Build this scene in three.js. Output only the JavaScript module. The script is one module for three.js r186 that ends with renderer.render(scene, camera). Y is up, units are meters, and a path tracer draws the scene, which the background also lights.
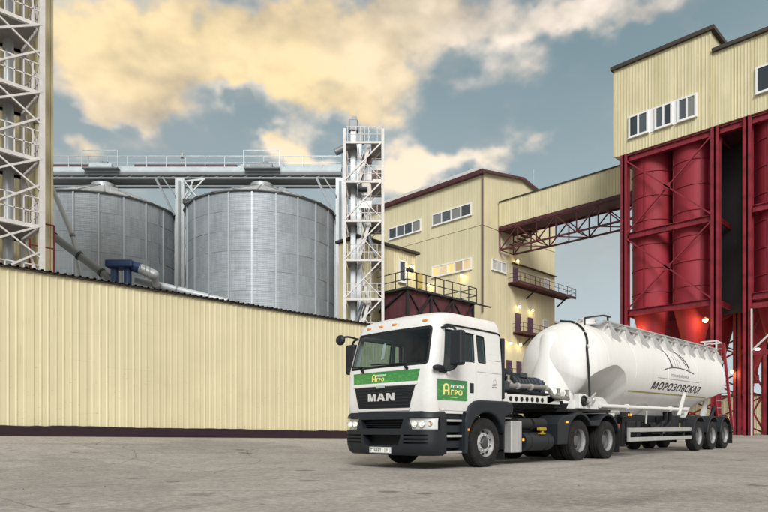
import * as THREE from 'three';
import { mergeGeometries, toCreasedNormals } from 'three/addons/utils/BufferGeometryUtils.js';
import { RoundedBoxGeometry } from 'three/addons/geometries/RoundedBoxGeometry.js';
import { TextGeometry } from 'three/addons/geometries/TextGeometry.js';
import { FontLoader } from 'three/addons/loaders/FontLoader.js';
import { Brush, Evaluator, SUBTRACTION, INTERSECTION } from 'three-bvh-csg';

// ------------------------------------------------------------------ camera
// World: x runs along the truck and the long walls (away to the right), -z runs away to the left, y is up, metres.
const scene = new THREE.Scene();
const camera = new THREE.PerspectiveCamera(2 * Math.atan(430 / 635) * 180 / Math.PI, 768 / 860, 0.1, 3000);
camera.position.set(0, 0.76, 0);
camera.lookAt(1, 0.76, -1);
camera.setViewOffset(768, 860, 0, 0, 768, 512);   // level camera with a raised lens: verticals stay vertical
camera.updateProjectionMatrix();

// ------------------------------------------------------------------ sky
const SKY_GAIN = 0.52;
const skyTexture = makeSky(4096, 2048);
scene.background = skyTexture;
scene.environment = skyTexture;

// ------------------------------------------------------------------ sun behind thin cloud, behind the photographer
const sun = new THREE.DirectionalLight(new THREE.Color(1, 0.985, 0.955), 1.5);
sun.position.set(-72, 78, 74);
sun.target.position.set(14, 0, -14);
sun.castShadow = true;
sun.shadow.radius = 42;
sun.shadow.mapSize.set(4096, 4096);
Object.assign(sun.shadow.camera, { left: -70, right: 70, top: 60, bottom: -60, near: 1, far: 320 });
sun.shadow.bias = -0.0005;
scene.add(sun, sun.target);

const renderer = new THREE.WebGLRenderer({ antialias: true });
renderer.toneMapping = THREE.LinearToneMapping;
renderer.toneMappingExposure = 2.05;
renderer.shadowMap.enabled = true;
renderer.shadowMap.type = THREE.PCFSoftShadowMap;

// ------------------------------------------------------------------ noise (hash based, always the same)
function hash3(x, y, z) {
  let h = Math.imul(x | 0, 374761393) ^ Math.imul(y | 0, 668265263) ^ Math.imul(z | 0, 2147483647 - 1274126177);
  h = Math.imul(h ^ (h >>> 13), 1274126177); h ^= h >>> 16;
  return (h >>> 0) / 4294967296;
}
function noise3(x, y, z) {
  const X = Math.floor(x), Y = Math.floor(y), Z = Math.floor(z);
  let a = x - X, b = y - Y, c = z - Z;
  a = a * a * (3 - 2 * a); b = b * b * (3 - 2 * b); c = c * c * (3 - 2 * c);
  const l = (p, q, t) => p + (q - p) * t;
  return l(l(l(hash3(X, Y, Z), hash3(X + 1, Y, Z), a), l(hash3(X, Y + 1, Z), hash3(X + 1, Y + 1, Z), a), b),
    l(l(hash3(X, Y, Z + 1), hash3(X + 1, Y, Z + 1), a), l(hash3(X, Y + 1, Z + 1), hash3(X + 1, Y + 1, Z + 1), a), b), c);
}
function fbm(x, y, z, n) {
  let s = 0, a = 0.5, t = 0;
  for (let i = 0; i < n; i++) { s += a * noise3(x, y, z); t += a; a *= 0.5; x = x * 2.03 + 17.1; y = y * 2.03 + 5.3; z = z * 2.03 + 9.7; }
  return s / t;
}
function sstep(a, b, x) { const t = Math.min(1, Math.max(0, (x - a) / (b - a))); return t * t * (3 - 2 * t); }
function mix(a, b, t) { return a + (b - a) * t; }

function makeSky(W, H) {
  // clouds of this evening: azimuth and height above the horizon (degrees), half sizes, how dense, how sunlit
  const banks = [[-22.6, 28.3, 7.7, 3.8, 1, .8], [-15.3, 30.3, 10.1, 4, 1, 1], [-4.9, 31.1, 9.9, 3.6, 1, .9], [-22.6, 25.3, 5.4, 1.6, .7, .55],
    [-4.9, 27, 7.2, 1.8, .7, .5], [3.2, 33.4, 5.4, 2.5, .8, .6], [-12.9, 26.9, 2.4, 1.6, -1, 0], [-24.8, 23.6, 3.7, .8, -.4, 0],
    [-9.1, 24, 2.5, 1.2, 1.1, 1], [-6.5, 22.9, 2.9, 1, .95, .9], [-24.2, 21.9, 2.7, 1.2, .75, .6], [3.2, 22.6, 3.6, 2, 1.1, 1],
    [8.6, 23.2, 4.4, 1, .65, .7], [13.3, 24.3, 1.4, 1, .5, .5], [1, 20.7, 3.6, 1.6, 1.0, 1], [15.5, 32.4, 7.5, 1.4, .85, .75],
    [22, 31, 3.1, .9, .7, .6], [12.9, 29.9, 2.6, 1.4, .4, .3], [6.8, 32, 4.4, 2.6, .5, .35], [1.4, 29.2, 3.6, 2.8, .5, .4]];
  const data = new Float32Array(W * H * 4), R = 180 / Math.PI, s2 = Math.SQRT1_2;
  for (let j = 0; j < H; j++) {
    const el = ((j + 0.5) / H - 0.5) * Math.PI, y = Math.sin(el), ce = Math.cos(el), E = el * R;
    for (let i = 0; i < W; i++) {
      const k = (j * W + i) * 4;
      data[k + 3] = 1;
      if (E < -1) { data[k] = .2; data[k + 1] = .2; data[k + 2] = .19; continue; }
      const th = ((i + 0.5) / W - 0.5) * 2 * Math.PI, x = ce * Math.cos(th), z = ce * Math.sin(th);
      const F = (x - z) * s2, Rt = (x + z) * s2;
      let A = Math.atan2(Rt, F) * R;
      // warp the outlines so that they billow
      const w1 = fbm(x * 9, y * 14, z * 9, 3) - .5, w2 = fbm(x * 9 + 40, y * 14 + 7, z * 9, 3) - .5;
      const w3 = fbm(x * 34 + 3, y * 46, z * 34, 4) - .5, w4 = fbm(x * 34 + 60, y * 46 + 7, z * 34, 4) - .5;
      const aa = A + w1 * 5 + w3 * 3.2, ee = E + w2 * 2.6 + w4 * 2.4;
      const here = sstep(62, 36, Math.abs(A)) * sstep(56, 38, E);
      let dens = 0, lit = 0;
      if (here > 0) {
        for (const [a, e, ra, re, d, b] of banks) {
          const q = ((aa - a) / ra) ** 2 + ((ee - e) / re) ** 2;
          if (q < 9) { const g = d * Math.exp(-q * 1.35); dens += g; if (g > 0) lit += g * b; }
        }
        lit = dens > .05 ? lit / Math.max(dens, .4) : 0;
      }
      const P = 1 / (y + .22), far = fbm(x * P * 1.5 + 11, y * 2, z * P * 1.5 + 3, 5);
      const gd = sstep(.44, .62, far) * 1.1, gl = .25 + .75 * fbm(x * 5, y * 7, z * 5 + 20, 3);
      dens = mix(gd, dens, here); lit = mix(gl, lit, here);
      const fine = fbm(x * 24, y * 38, z * 24, 8), veil = .5 * sstep(.44, .74, fbm(x * 6 + 31, y * 12, z * 6, 6));
      const solid = sstep(.1, .92, dens + (fine - .5) * 1.1), c = solid + (1 - solid) * veil * (.5 + fine) * sstep(9, 21, E);
      const light = Math.min(1, Math.max(0, lit * .88 + (fine - .5) * 1.15 + .04 + (fbm(x * 10 + 5, y * 22, z * 10, 5) - .5) * 1.6));
      // air: paler toward the horizon
      const t = sstep(0, 42, E), g = (fbm(x * 4 + 9, y * 5, z * 4, 3) - .5) * .1;
      let r = mix(.52, .15, t) + g, gg = mix(.60, .24, t) + g, b = mix(.63, .285, t) + g;
      const west = sstep(6, -30, A) * sstep(120, 60, Math.abs(A)) * .5;  // a little haze on the cloudier side
      r = mix(r, .30, west); gg = mix(gg, .355, west); b = mix(b, .365, west);
      // golden toward the cloudier side, paler elsewhere; thin edges paler too
      const L = light, gold = sstep(14, -6, A + w1 * 14) * sstep(150, 60, Math.abs(A)) * (.45 + .55 * sstep(23, 27, E + w2 * 6)) * sstep(.35, .9, solid);
      const cr = mix(.47, 1.0, L), cg = mix(mix(.43, .395, gold), mix(.875, .79, gold), L), cb = mix(mix(.385, .30, gold), mix(.68, .41, gold) + .1 * fine, L);
      data[k] = SKY_GAIN * mix(r, cr, c); data[k + 1] = SKY_GAIN * mix(gg, cg, c); data[k + 2] = SKY_GAIN * mix(b, cb, c);
    }
  }
  const t = new THREE.DataTexture(data, W, H, THREE.RGBAFormat, THREE.FloatType);
  t.mapping = THREE.EquirectangularReflectionMapping;
  t.magFilter = t.minFilter = THREE.LinearFilter; t.wrapS = THREE.RepeatWrapping;
  t.needsUpdate = true;
  return t;
}

// ------------------------------------------------------------------ helpers
let seed = 7;
function rnd() { seed = (Math.imul(seed, 1664525) + 1013904223) >>> 0; return seed / 4294967296; }
const V = (x, y, z) => new THREE.Vector3(x, y, z);
const taken = new Map();
function numbered(name) { const n = taken.get(name) ?? 0; taken.set(name, n + 1); return n ? name + '_' + String(n).padStart(3, '0') : name; }
function thing(name, label, category, pos = [0, 0, 0], turn = 0, group) {
  const o = new THREE.Group(); o.name = numbered(name); o.position.set(...pos); o.rotation.y = turn;
  o.userData = { label, category }; if (group) o.userData.group = group;
  scene.add(o); return o;
}
// a named mesh under a parent; geometries are given in the parent's own axes
function part(name, geo, m, parent, pos, label) {
  const g = Array.isArray(geo) ? merge(geo) : geo;
  const o = new THREE.Mesh(g, m); o.name = name; if (pos) o.position.set(...pos);
  if (label) o.userData.label = label;
  parent.add(o); return o;
}
function parts(name, list, m, parent) { return list.map((g) => part(name, g, m, parent)); }
function struct(name, geo, m, pos) { const o = part(name, geo, m, scene, pos); o.userData = { kind: 'structure' }; return o; }
function clean(g) {
  if (g.index) g = g.toNonIndexed();
  for (const k of Object.keys(g.attributes)) if (!['position', 'normal', 'uv'].includes(k)) g.deleteAttribute(k);
  if (!g.attributes.normal) g.computeVertexNormals();
  if (!g.attributes.uv) g.setAttribute('uv', new THREE.BufferAttribute(new Float32Array(g.attributes.position.count * 2), 2));
  return g;
}
function merge(list) { return list.length === 1 ? list[0] : mergeGeometries(list.map(clean)); }
// uv in metres, by the way each face points
function boxUV(g) {
  g = g.index ? g.toNonIndexed() : g;
  const p = g.attributes.position, n = g.attributes.normal, uv = new Float32Array(p.count * 2);
  for (let i = 0; i < p.count; i++) {
    const ax = Math.abs(n.getX(i)), ay = Math.abs(n.getY(i)), az = Math.abs(n.getZ(i)), x = p.getX(i), y = p.getY(i), z = p.getZ(i);
    if (ay > ax && ay > az) { uv[2 * i] = x; uv[2 * i + 1] = z; } else if (ax > az) { uv[2 * i] = z; uv[2 * i + 1] = y; } else { uv[2 * i] = x; uv[2 * i + 1] = y; }
  }
  g.setAttribute('uv', new THREE.BufferAttribute(uv, 2)); return g;
}
function bx(x0, x1, y0, y1, z0, z1) {
  const g = new THREE.BoxGeometry(Math.abs(x1 - x0), Math.abs(y1 - y0), Math.abs(z1 - z0));
  g.translate((x0 + x1) / 2, (y0 + y1) / 2, (z0 + z1) / 2); return boxUV(g);
}
function rbx(x0, x1, y0, y1, z0, z1, r = .02, seg = 2) {
  const g = new RoundedBoxGeometry(Math.abs(x1 - x0), Math.abs(y1 - y0), Math.abs(z1 - z0), seg, r);
  g.translate((x0 + x1) / 2, (y0 + y1) / 2, (z0 + z1) / 2); return boxUV(clean(g));
}
// a square bar from a to b, w wide (sideways) and h high
function bar(a, b, w, h = w) {
  a = V(...a); b = V(...b); const d = b.clone().sub(a), L = d.length(); d.divideScalar(L);
  const up = Math.abs(d.y) > .98 ? V(1, 0, 0) : V(0, 1, 0), sx = up.clone().cross(d).normalize(), sy = d.clone().cross(sx);
  const g = boxUV(new THREE.BoxGeometry(w, h, L)); g.applyMatrix4(new THREE.Matrix4().makeBasis(sx, sy, d).setPosition(a.add(b).multiplyScalar(.5))); return g;
}
function rod(a, b, r, seg = 8, r2 = r) {
  a = V(...a); b = V(...b); const d = b.clone().sub(a), L = d.length(); d.divideScalar(L);
  const g = new THREE.CylinderGeometry(r2, r, L, seg);
  const q = new THREE.Quaternion().setFromUnitVectors(V(0, 1, 0), d);
  g.applyMatrix4(new THREE.Matrix4().compose(a.add(b).multiplyScalar(.5), q, V(1, 1, 1))); return clean(g);
}
function hose(pts, r, seg = 24, rs = 8) {
  return clean(new THREE.TubeGeometry(new THREE.CatmullRomCurve3(pts.map((p) => V(...p)), false, 'catmullrom', .35), seg, r, rs, false));
}
function flat(points, depth, bevel = 0) {   // polygon in x, y pushed from z = 0 to depth
  const s = new THREE.Shape(points.map(([x, y]) => new THREE.Vector2(x, y)));
  return extr(s, depth, bevel);
}
function extr(s, depth, bevel = 0, seg = 8) {
  const g = new THREE.ExtrudeGeometry(s, { depth: depth - 2 * bevel, bevelEnabled: bevel > 0, bevelThickness: bevel, bevelSize: bevel, bevelOffset: -bevel, bevelSegments: 2, curveSegments: seg });
  g.translate(0, 0, bevel); return boxUV(clean(g));
}
function lathe(pts, seg = 32) { return clean(new THREE.LatheGeometry(pts.map(([r, y]) => new THREE.Vector2(r, y)), seg)); }
function texture(W, H, fn, srgb = true) {
  const d = new Uint8Array(W * H * 4);
  for (let j = 0; j < H; j++) for (let i = 0; i < W; i++) {
    const c = fn(i, j), k = (j * W + i) * 4;
    const a = typeof c === 'number' ? [c, c, c] : c;
    d[k] = Math.max(0, Math.min(255, a[0] * 255)); d[k + 1] = Math.max(0, Math.min(255, a[1] * 255)); d[k + 2] = Math.max(0, Math.min(255, a[2] * 255)); d[k + 3] = 255;
  }
  const t = new THREE.DataTexture(d, W, H); t.wrapS = t.wrapT = THREE.RepeatWrapping; t.magFilter = THREE.LinearFilter; t.minFilter = THREE.LinearMipmapLinearFilter; t.generateMipmaps = true;
  if (srgb) t.colorSpace = THREE.SRGBColorSpace; t.needsUpdate = true; return t;
}
function scaled(t, u, v = u) { const c = t.clone(); c.repeat.set(u, v); c.needsUpdate = true; return c; }
// noise that tiles over n cells
function tiled(i, j, W, H, cx, cy, oct, off = 0) {
  let s = 0, a = .5, tt = 0;
  for (let o = 0; o < oct; o++) {
    const nx = cx << o, ny = cy << o, x = i / W * nx, y = j / H * ny, X = Math.floor(x), Y = Math.floor(y);
    let fx = x - X, fy = y - Y; fx = fx * fx * (3 - 2 * fx); fy = fy * fy * (3 - 2 * fy);
    const h = (p, q) => hash3((p % nx) + off, (q % ny) + off * 3, o + 11);
    s += a * mix(mix(h(X, Y), h(X + 1, Y), fx), mix(h(X, Y + 1), h(X + 1, Y + 1), fx), fy); tt += a; a *= .5;
  }
  return s / tt;
}
const col = (r, g, b) => new THREE.Color().setRGB(r, g, b);
function mat(c, o = {}) { return new THREE.MeshStandardMaterial({ color: Array.isArray(c) ? col(...c) : new THREE.Color(c), roughness: .6, ...o }); }

// ------------------------------------------------------------------ textures: what the surfaces are made of
// painted sheet metal: rain streaks, chalky patches, specks
const texPaint = texture(512, 512, (i, j) => {
  const st = tiled(i, j, 512, 512, 48, 2, 3, 3), pa = tiled(i, j, 512, 512, 5, 5, 4, 9), sp = tiled(i, j, 512, 512, 90, 60, 1, 4);
  const v = .96 + (st - .5) * .06 + (pa - .5) * .1 - (sp > .945 ? .08 : 0);
  return [v, v - (st < .38 ? .006 : 0), v - (st < .38 ? .014 : 0)];
});
const texSteel = texture(512, 512, (i, j) => {   // galvanised: spangle, streaks
  const sp = tiled(i, j, 512, 512, 64, 64, 2, 5), st = tiled(i, j, 512, 512, 26, 2, 3, 8), pa = tiled(i, j, 512, 512, 4, 4, 3, 2);
  return .92 + (sp - .5) * .06 + (st - .5) * .12 + (pa - .5) * .1;
});
const texWave = texture(8, 64, (i, j) => .5 + .5 * Math.sin(j / 64 * Math.PI * 2), false);
const texGrain = texture(512, 512, (i, j) => tiled(i, j, 512, 512, 128, 128, 2, 6) * .7 + tiled(i, j, 512, 512, 24, 24, 3, 1) * .3, false);
const texDust = texture(512, 512, (i, j) => {    // road dust on lower plastic and paint: blotches with a grain
  const a = tiled(i, j, 512, 512, 7, 7, 5, 12), b = tiled(i, j, 512, 512, 90, 90, 2, 13);
  return .94 + (a - .5) * .12 + (b - .5) * .07;
});
const texRed = texture(512, 512, (i, j) => {     // red oxide paint: faded blotches, rust runs
  const a = tiled(i, j, 512, 512, 6, 6, 5, 21), st = tiled(i, j, 512, 512, 40, 2, 3, 22), b = tiled(i, j, 512, 512, 80, 80, 2, 23);
  const v = .88 + (a - .5) * .34 + (st - .5) * .22 + (b - .5) * .12;
  return [v, v - (st < .36 ? .06 : 0), v - (st < .36 ? .05 : 0)];
});

const texClean = texture(256, 256, (i, j) => .965 + (tiled(i, j, 256, 256, 5, 5, 4, 41) - .5) * .05 + (tiled(i, j, 256, 256, 60, 60, 2, 42) - .5) * .03);
// the store's wall, ten metres by its height: scuffs, a few long runs, mud specks thrown up along the bottom
const texWall = (() => {
  const S = 1024, L = new Float32Array(S * S), put = (x, y, v) => { if (y >= 0 && y < S) L[(y | 0) * S + (((x | 0) + S) % S)] += v; };
  for (let k = 0; k < 2600; k++) { const y = rnd() ** 2.6 * S * .5, r = rnd() ** 6 * 3; for (let a = -r; a <= r; a++) for (let b = -r; b <= r; b++) put(rnd() * 0 + k * 397.3 % S + a, y + b, -.12 * rnd()); }
  for (let k = 0; k < 26; k++) { const x = rnd() * S, y = rnd() * S * .8, n = 20 + rnd() * 160, w = 1 + rnd() * 2, d = .03 + rnd() * .05; for (let u = 0; u < n; u++) for (let v = 0; v < w; v++) put(x + v + Math.sin(u * .02) * 2, y + u, -d * (.3 + .7 * hash3(u >> 2, v | 0, k))); }
  for (let k = 0; k < 9; k++) { const x = rnd() * S, y = rnd() * S * .7 + 100, n = 30 + rnd() * 110; for (let u = 0; u < n; u++) put(x + u, y + Math.sin(u * .05 + k) * 4 + u * .03, -.10); }
  return texture(S, S, (i, j) => { const pa = tiled(i, j, S, S, 7, 5, 4, 51), st = tiled(i, j, S, S, 90, 3, 2, 52), v = .965 + (pa - .5) * .07 + (st - .5) * .035 + L[j * S + i]; return [v, v - (v < .9 ? .012 : 0), v - (v < .9 ? .035 : 0)]; });
})();
const texTyre = texture(256, 256, (i, j) => { const a = tiled(i, j, 256, 256, 9, 9, 4, 61), b = tiled(i, j, 256, 256, 80, 80, 2, 62), v = .72 + (a - .5) * .8 + (b - .5) * .25; return [v, v * .985, v * .95]; });
const texTank = texture(512, 512, (i, j) => { const st = tiled(i, j, 512, 512, 60, 3, 3, 71), pa = tiled(i, j, 512, 512, 4, 5, 4, 72), sp = tiled(i, j, 512, 512, 120, 120, 1, 73); const v = .965 + (st - .5) * .05 + (pa - .5) * .05 - (sp > .95 ? .05 : 0); return [v, v - .002, v - .008]; });
// ------------------------------------------------------------------ materials
const M = {};
const creams = [[.71, .645, .42], [.70, .635, .41], [.72, .655, .43]].map((c) => mat(c, { roughness: .55, map: scaled(texPaint, .23, .11) }));
const creamsB = [[.71, .645, .43], [.70, .64, .425], [.715, .65, .435]].map((c) => mat(c, { roughness: .6, map: scaled(texPaint, .09, .05) }));
const creamsWall = [[.73, .66, .43], [.72, .65, .42], [.74, .67, .44]].map((c) => mat(c, { roughness: .55, map: scaled(texWall, .1, 1 / 5.1) }));
M.cream = creams[0]; M.creamB = creamsB[0];
M.plinth = mat([.028, .010, .017], { roughness: .85, map: scaled(texDust, .6) });
M.roofEdge = mat([.055, .045, .036], { roughness: .7, map: scaled(texDust, .5) });
M.fascia = mat([.10, .028, .034], { roughness: .55, map: scaled(texRed, .2) });
M.roofing = mat([.42, .41, .38], { roughness: .6, map: scaled(texSteel, .15) });
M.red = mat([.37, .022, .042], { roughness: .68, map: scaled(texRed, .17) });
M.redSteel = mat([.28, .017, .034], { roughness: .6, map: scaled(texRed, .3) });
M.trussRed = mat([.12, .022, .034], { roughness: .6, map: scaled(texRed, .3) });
M.maroon = mat([.13, .04, .05], { roughness: .65, map: scaled(texRed, .25) });
M.blackSteel = mat([.02, .018, .02], { roughness: .6 });
M.white = mat([.79, .79, .775], { roughness: .5, map: scaled(texDust, .4) });
M.whiteSteel = mat([.72, .70, .68], { roughness: .55, map: scaled(texDust, .5) });
M.frameWhite = mat([.8, .8, .8], { roughness: .4 });
M.galv = mat([.47, .50, .525], { roughness: .45, metalness: .35, map: scaled(texSteel, .3) });
M.stiffener = mat([.45, .49, .525], { roughness: .45, metalness: .2 });
M.galvDark = mat([.22, .245, .265], { roughness: .5, metalness: .3, map: scaled(texSteel, .3) });
M.girder = mat([.035, .04, .046], { roughness: .6, map: scaled(texDust, .4) });
M.catSteel = mat([.15, .17, .19], { roughness: .55, map: scaled(texDust, .4) });
M.grating = mat([.33, .305, .31], { roughness: .7, map: scaled(texDust, .6) });
M.paleBlue = mat([.52, .6, .64], { roughness: .5, map: scaled(texDust, .4) });
M.blue = mat([.018, .05, .15], { roughness: .45, map: scaled(texDust, .6) });
M.brown = mat([.12, .07, .055], { roughness: .6, map: scaled(texDust, .6) });
M.darkGlass = new THREE.MeshPhysicalMaterial({ color: col(.03, .036, .042), roughness: .06, metalness: 0, clearcoat: 1, clearcoatRoughness: .03 });
M.blindGlass = mat([.22, .22, .21], { roughness: .12 });
M.greyGlass = mat([.09, .105, .115], { roughness: .08 });
M.litGlass = mat([.5, .38, .18], { roughness: .2, emissive: col(1, .72, .3), emissiveIntensity: .28 });
M.litGlass2 = mat([.5, .42, .28], { roughness: .2, emissive: col(1, .7, .32), emissiveIntensity: .16 });
M.litGlass3 = mat([.3, .24, .16], { roughness: .2, emissive: col(1, .62, .25), emissiveIntensity: .09 });
M.paleGlass = mat([.5, .5, .48], { roughness: .15 });
M.doorPurple = mat([.07, .028, .06], { roughness: .5 });
M.stone = mat([.16, .15, .14], { roughness: .95 });
const siloTones = [.415, .43, .445, .455, .437, .40].map((v, i) => mat([v * .9, v * 1.0, v * 1.1], { roughness: .55, metalness: .22, map: scaled(texSteel, .5, .35), bumpMap: scaled(texWave, 1, 1 / .13), bumpScale: .0045 }));

// ------------------------------------------------------------------ ground: a paved yard that rises gently toward the walls
function groundY(x, z) {
  const p = x, q = -z;
  const a = Math.min(.3, .0078 * Math.max(0, p - 16));
  const A = Math.min(.62, Math.max(.2, .585 - .0146 * (p - 5)));
  return a * (1 - sstep(11, 21, q)) + (A + a * .3) * sstep(10.5, 21, q);
}
{
  const ticks = (n, near, far) => { const t = []; for (let i = -n; i <= n; i++) { const k = i / n; t.push(Math.sign(k) * (Math.abs(k) * near + Math.abs(k) ** 5 * (far - near))); } return t; };
  const X = ticks(90, 42, 1200).map((v) => v + 14), Z = ticks(90, 42, 1200).map((v) => v - 12);
  const pos = [], uv = [], colr = [], idx = [];
  for (const z of Z) for (const x of X) {
    pos.push(x, groundY(x, z), z); uv.push(x, z);
    const w = .93 + .16 * (fbm(x * .09 + 3, z * .09, 1, 4) - .5) + .1 * (fbm(x * .6, z * .6, 5, 3) - .5);
    colr.push(w, w * .99, w * .975);
  }
  const n = X.length;
  for (let j = 0; j < Z.length - 1; j++) for (let i = 0; i < n - 1; i++) { const a = j * n + i; idx.push(a, a + n, a + 1, a + 1, a + n, a + n + 1); }
  const g = new THREE.BufferGeometry();
  g.setAttribute('position', new THREE.Float32BufferAttribute(pos, 3)); g.setAttribute('uv', new THREE.Float32BufferAttribute(uv, 2)); g.setAttribute('color', new THREE.Float32BufferAttribute(colr, 3));
  g.setIndex(idx); g.computeVertexNormals();
  // worn concrete: fine aggregate, pale dust, oil drips, tyre scuffs along the driving lane, hairline cracks
  const S = 2048, span = 30, scuffs = [], drips = [], lines = [];
  for (let k = 0; k < 70; k++) scuffs.push([rnd() * S, rnd() * S, 90 + rnd() * 420, 3 + rnd() * 14, (rnd() - .5) * .5, .03 + rnd() * .07]);
  const layer = new Float32Array(S * S), put = (x, y, v) => { const k = (((y | 0) + 4 * S) % S) * S + (((x | 0) + 4 * S) % S); layer[k] += v; };
  for (const [cx, cy, L, w, an, d] of scuffs) for (let u = -L; u < L; u++) for (let v = -w; v < w; v++) {
    const f = (1 - Math.abs(u / L)) * (1 - (v / w) ** 2); const wob = Math.sin(u * .01 + cx) * 12;
    put(cx + u * Math.cos(an) - (v + wob) * Math.sin(an), cy + u * Math.sin(an) + (v + wob) * Math.cos(an), -d * f * (.4 + .6 * hash3(u >> 1, v | 0, 3)));
  }
  for (let k = 0; k < 420; k++) { const cx = rnd() * S, cy = rnd() * S, r = 1 + rnd() ** 4 * 13; for (let u = -r; u <= r; u++) for (let v = -r; v <= r; v++) if (u * u + v * v < r * r * (.6 + .6 * hash3(u | 0, v | 0, k))) put(cx + u, cy + v, -.10 - .12 * hash3(k, 1, 2)); }
  for (let k = 0; k < 44; k++) { let x = rnd() * S, y = rnd() * S, an = rnd() * 6.28; const L = 160 + rnd() * 700; for (let u = 0; u < L; u++) { an += (rnd() - .5) * .16; x += Math.cos(an); y += Math.sin(an); put(x, y, -.2); put(x + 1, y, -.12); } }
  for (const z of [2.2, 4.3, 8.5, 10.6, 16, 18.1, 25, 27.1]) { const c0 = z * S / span, w = 11; for (let u = 0; u < S; u++) { const c = c0 + (fbm(u * .004, z, 4, 2) - .5) * 90, k = sstep(.42, .6, fbm(u * .008, z + 7, 2, 3)); if (k > 0) for (let v = -w; v <= w; v++) put(u, c + v, -.05 * k * (hash3(u >> 1, v, 5) > .4 ? 1 : .2) * ((v + 40) % 6 < 4 ? 1 : .4)); } }
  // straight joints between the poured bays: across the lane every four metres, along it more rarely
  const px = S / span;
  for (let x = 2; x < 29; x += 4) for (let u = 0; u < S; u++) { const c = x * px + (fbm(u * .02, x, 3, 3) - .5) * 5, w = hash3(u >> 4, x, 9) > .25 ? 1 : .35; put(c, u, -.17 * w); put(c + 1, u, -.12 * w); }
  for (const z of [4.5, 13, 21]) for (let u = 0; u < S; u++) { const c = z * px + (fbm(u * .02, z, 8, 3) - .5) * 6, w = hash3(u >> 4, z, 9) > .4 ? 1 : .3; put(u, c, -.14 * w); put(u, c + 1, -.1 * w); }
  const tex = texture(S, S, (i, j) => {
    const big = tiled(i, j, S, S, 6, 6, 5, 31), mid = tiled(i, j, S, S, 60, 60, 3, 32), fi = tiled(i, j, S, S, 700, 700, 1, 33), pat = tiled(i, j, S, S, 9, 9, 5, 35), sp = hash3(i, j, 34);
    let v = .82 + (big - .5) * .13 + (mid - .5) * .10 + (fi - .5) * .15 + (sp - .5) * .07 - (pat > .56 ? (pat > .575 ? .05 : .05 * (pat - .56) / .015) : 0) + layer[j * S + i];
    if (sp > .997) v -= .16;
    return [v, v * .99, v * .975];
  });
  const m = mat([.575, .555, .54], { roughness: .93, vertexColors: true, map: scaled(tex, 1 / span), bumpMap: scaled(texGrain, 1 / 1.7), bumpScale: .012 });
  struct('ground', g, m);
  // loose grit and crumbs of asphalt
  const pg = new THREE.IcosahedronGeometry(1, 0), N = 160, grit = new THREE.InstancedMesh(pg, M.stone, N), mm = new THREE.Matrix4();
  for (let k = 0; k < N; k++) {
    const D = 5 + rnd() ** 1.5 * 20, X = (rnd() - .5) * D * 1.35, x = (X + D) * Math.SQRT1_2, z = -(D - X) * Math.SQRT1_2, s = .004 + rnd() ** 5 * .012;
    mm.compose(V(x, groundY(x, z) + s * .3, z), new THREE.Quaternion().setFromEuler(new THREE.Euler(rnd() * 6, rnd() * 6, rnd() * 6)), V(s, s * .6, s * 1.2)); grit.setMatrixAt(k, mm);
  }
  grit.name = 'gravel'; grit.userData = { kind: 'stuff', label: 'loose grit and asphalt crumbs scattered on the yard', category: 'gravel' }; scene.add(grit);
}

// ------------------------------------------------------------------ profiled metal sheet: x along the wall, y up, relief toward +z
function sheetGeo(w, h, pitch, rib, depth, u0 = 0, v0 = u0 * .7) {
  const pts = []; let x = 0; const n = Math.round(w / pitch), s = rib * .25;
  for (let k = 0; k < n; k++) { const b = k * w / n, c = b + (w / n - rib) / 2; pts.push([b, 0], [c, 0], [c + s, depth], [c + rib - s, depth], [c + rib, 0]); }
  pts.push([w, 0]);
  const pos = [], nor = [], uv = [];
  for (let k = 0; k < pts.length - 1; k++) {
    const [x0, z0] = pts[k], [x1, z1] = pts[k + 1]; if (x1 - x0 < 1e-6) continue;
    const L = Math.hypot(x1 - x0, z1 - z0), nx = -(z1 - z0) / L, nz = (x1 - x0) / L;
    for (const [a, b] of [[0, 0], [1, 0], [1, 1], [0, 0], [1, 1], [0, 1]]) { pos.push(a ? x1 : x0, b * h, a ? z1 : z0); nor.push(nx, 0, nz); uv.push((a ? x1 : x0) + u0, b * h + v0); }
  }
  const g = new THREE.BufferGeometry();
  g.setAttribute('position', new THREE.Float32BufferAttribute(pos, 3)); g.setAttribute('normal', new THREE.Float32BufferAttribute(nor, 3)); g.setAttribute('uv', new THREE.Float32BufferAttribute(uv, 2));
  return g;
}
// a run of sheets under parent; face 'near' looks toward +z and runs along +x, face 'front' looks toward -x and runs along +z
function clad(parent, face, at, length, h, { pitch = .25, rib = .09, depth = .035, sheet = 1.25, mats = creams, name = 'cladding_sheet', run = false } = {}) {
  const n = Math.max(1, Math.round(length / sheet)), w = length / n, geos = run ? Array.from({ length: n }, (_, k) => sheetGeo(w, h, pitch, rib, depth, k * w, 0)) : [0, 1, 2, 3].map((k) => sheetGeo(w, h, pitch, rib, depth, k * 2.7 + parent.id * .37 % 3));
  for (let k = 0; k < n; k++) {
    const m = part(name, geos[run ? k : (k * 7 + 3) % 4], mats[Math.floor(hash3(k, parent.id, 5) * mats.length)], parent);
    const off = (k % 2) * .004;
    if (face === 'near') m.position.set(at[0] + k * w, at[1], at[2] + off);
    else if (face === 'front') { m.rotation.y = -Math.PI / 2; m.position.set(at[0] - off, at[1], at[2] + k * w); }
    else { m.rotation.x = -Math.PI / 2 + at[3]; m.position.set(at[0] + k * w, at[1] + off, at[2]); }   // a roof rising away from the eave
  }
}

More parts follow.
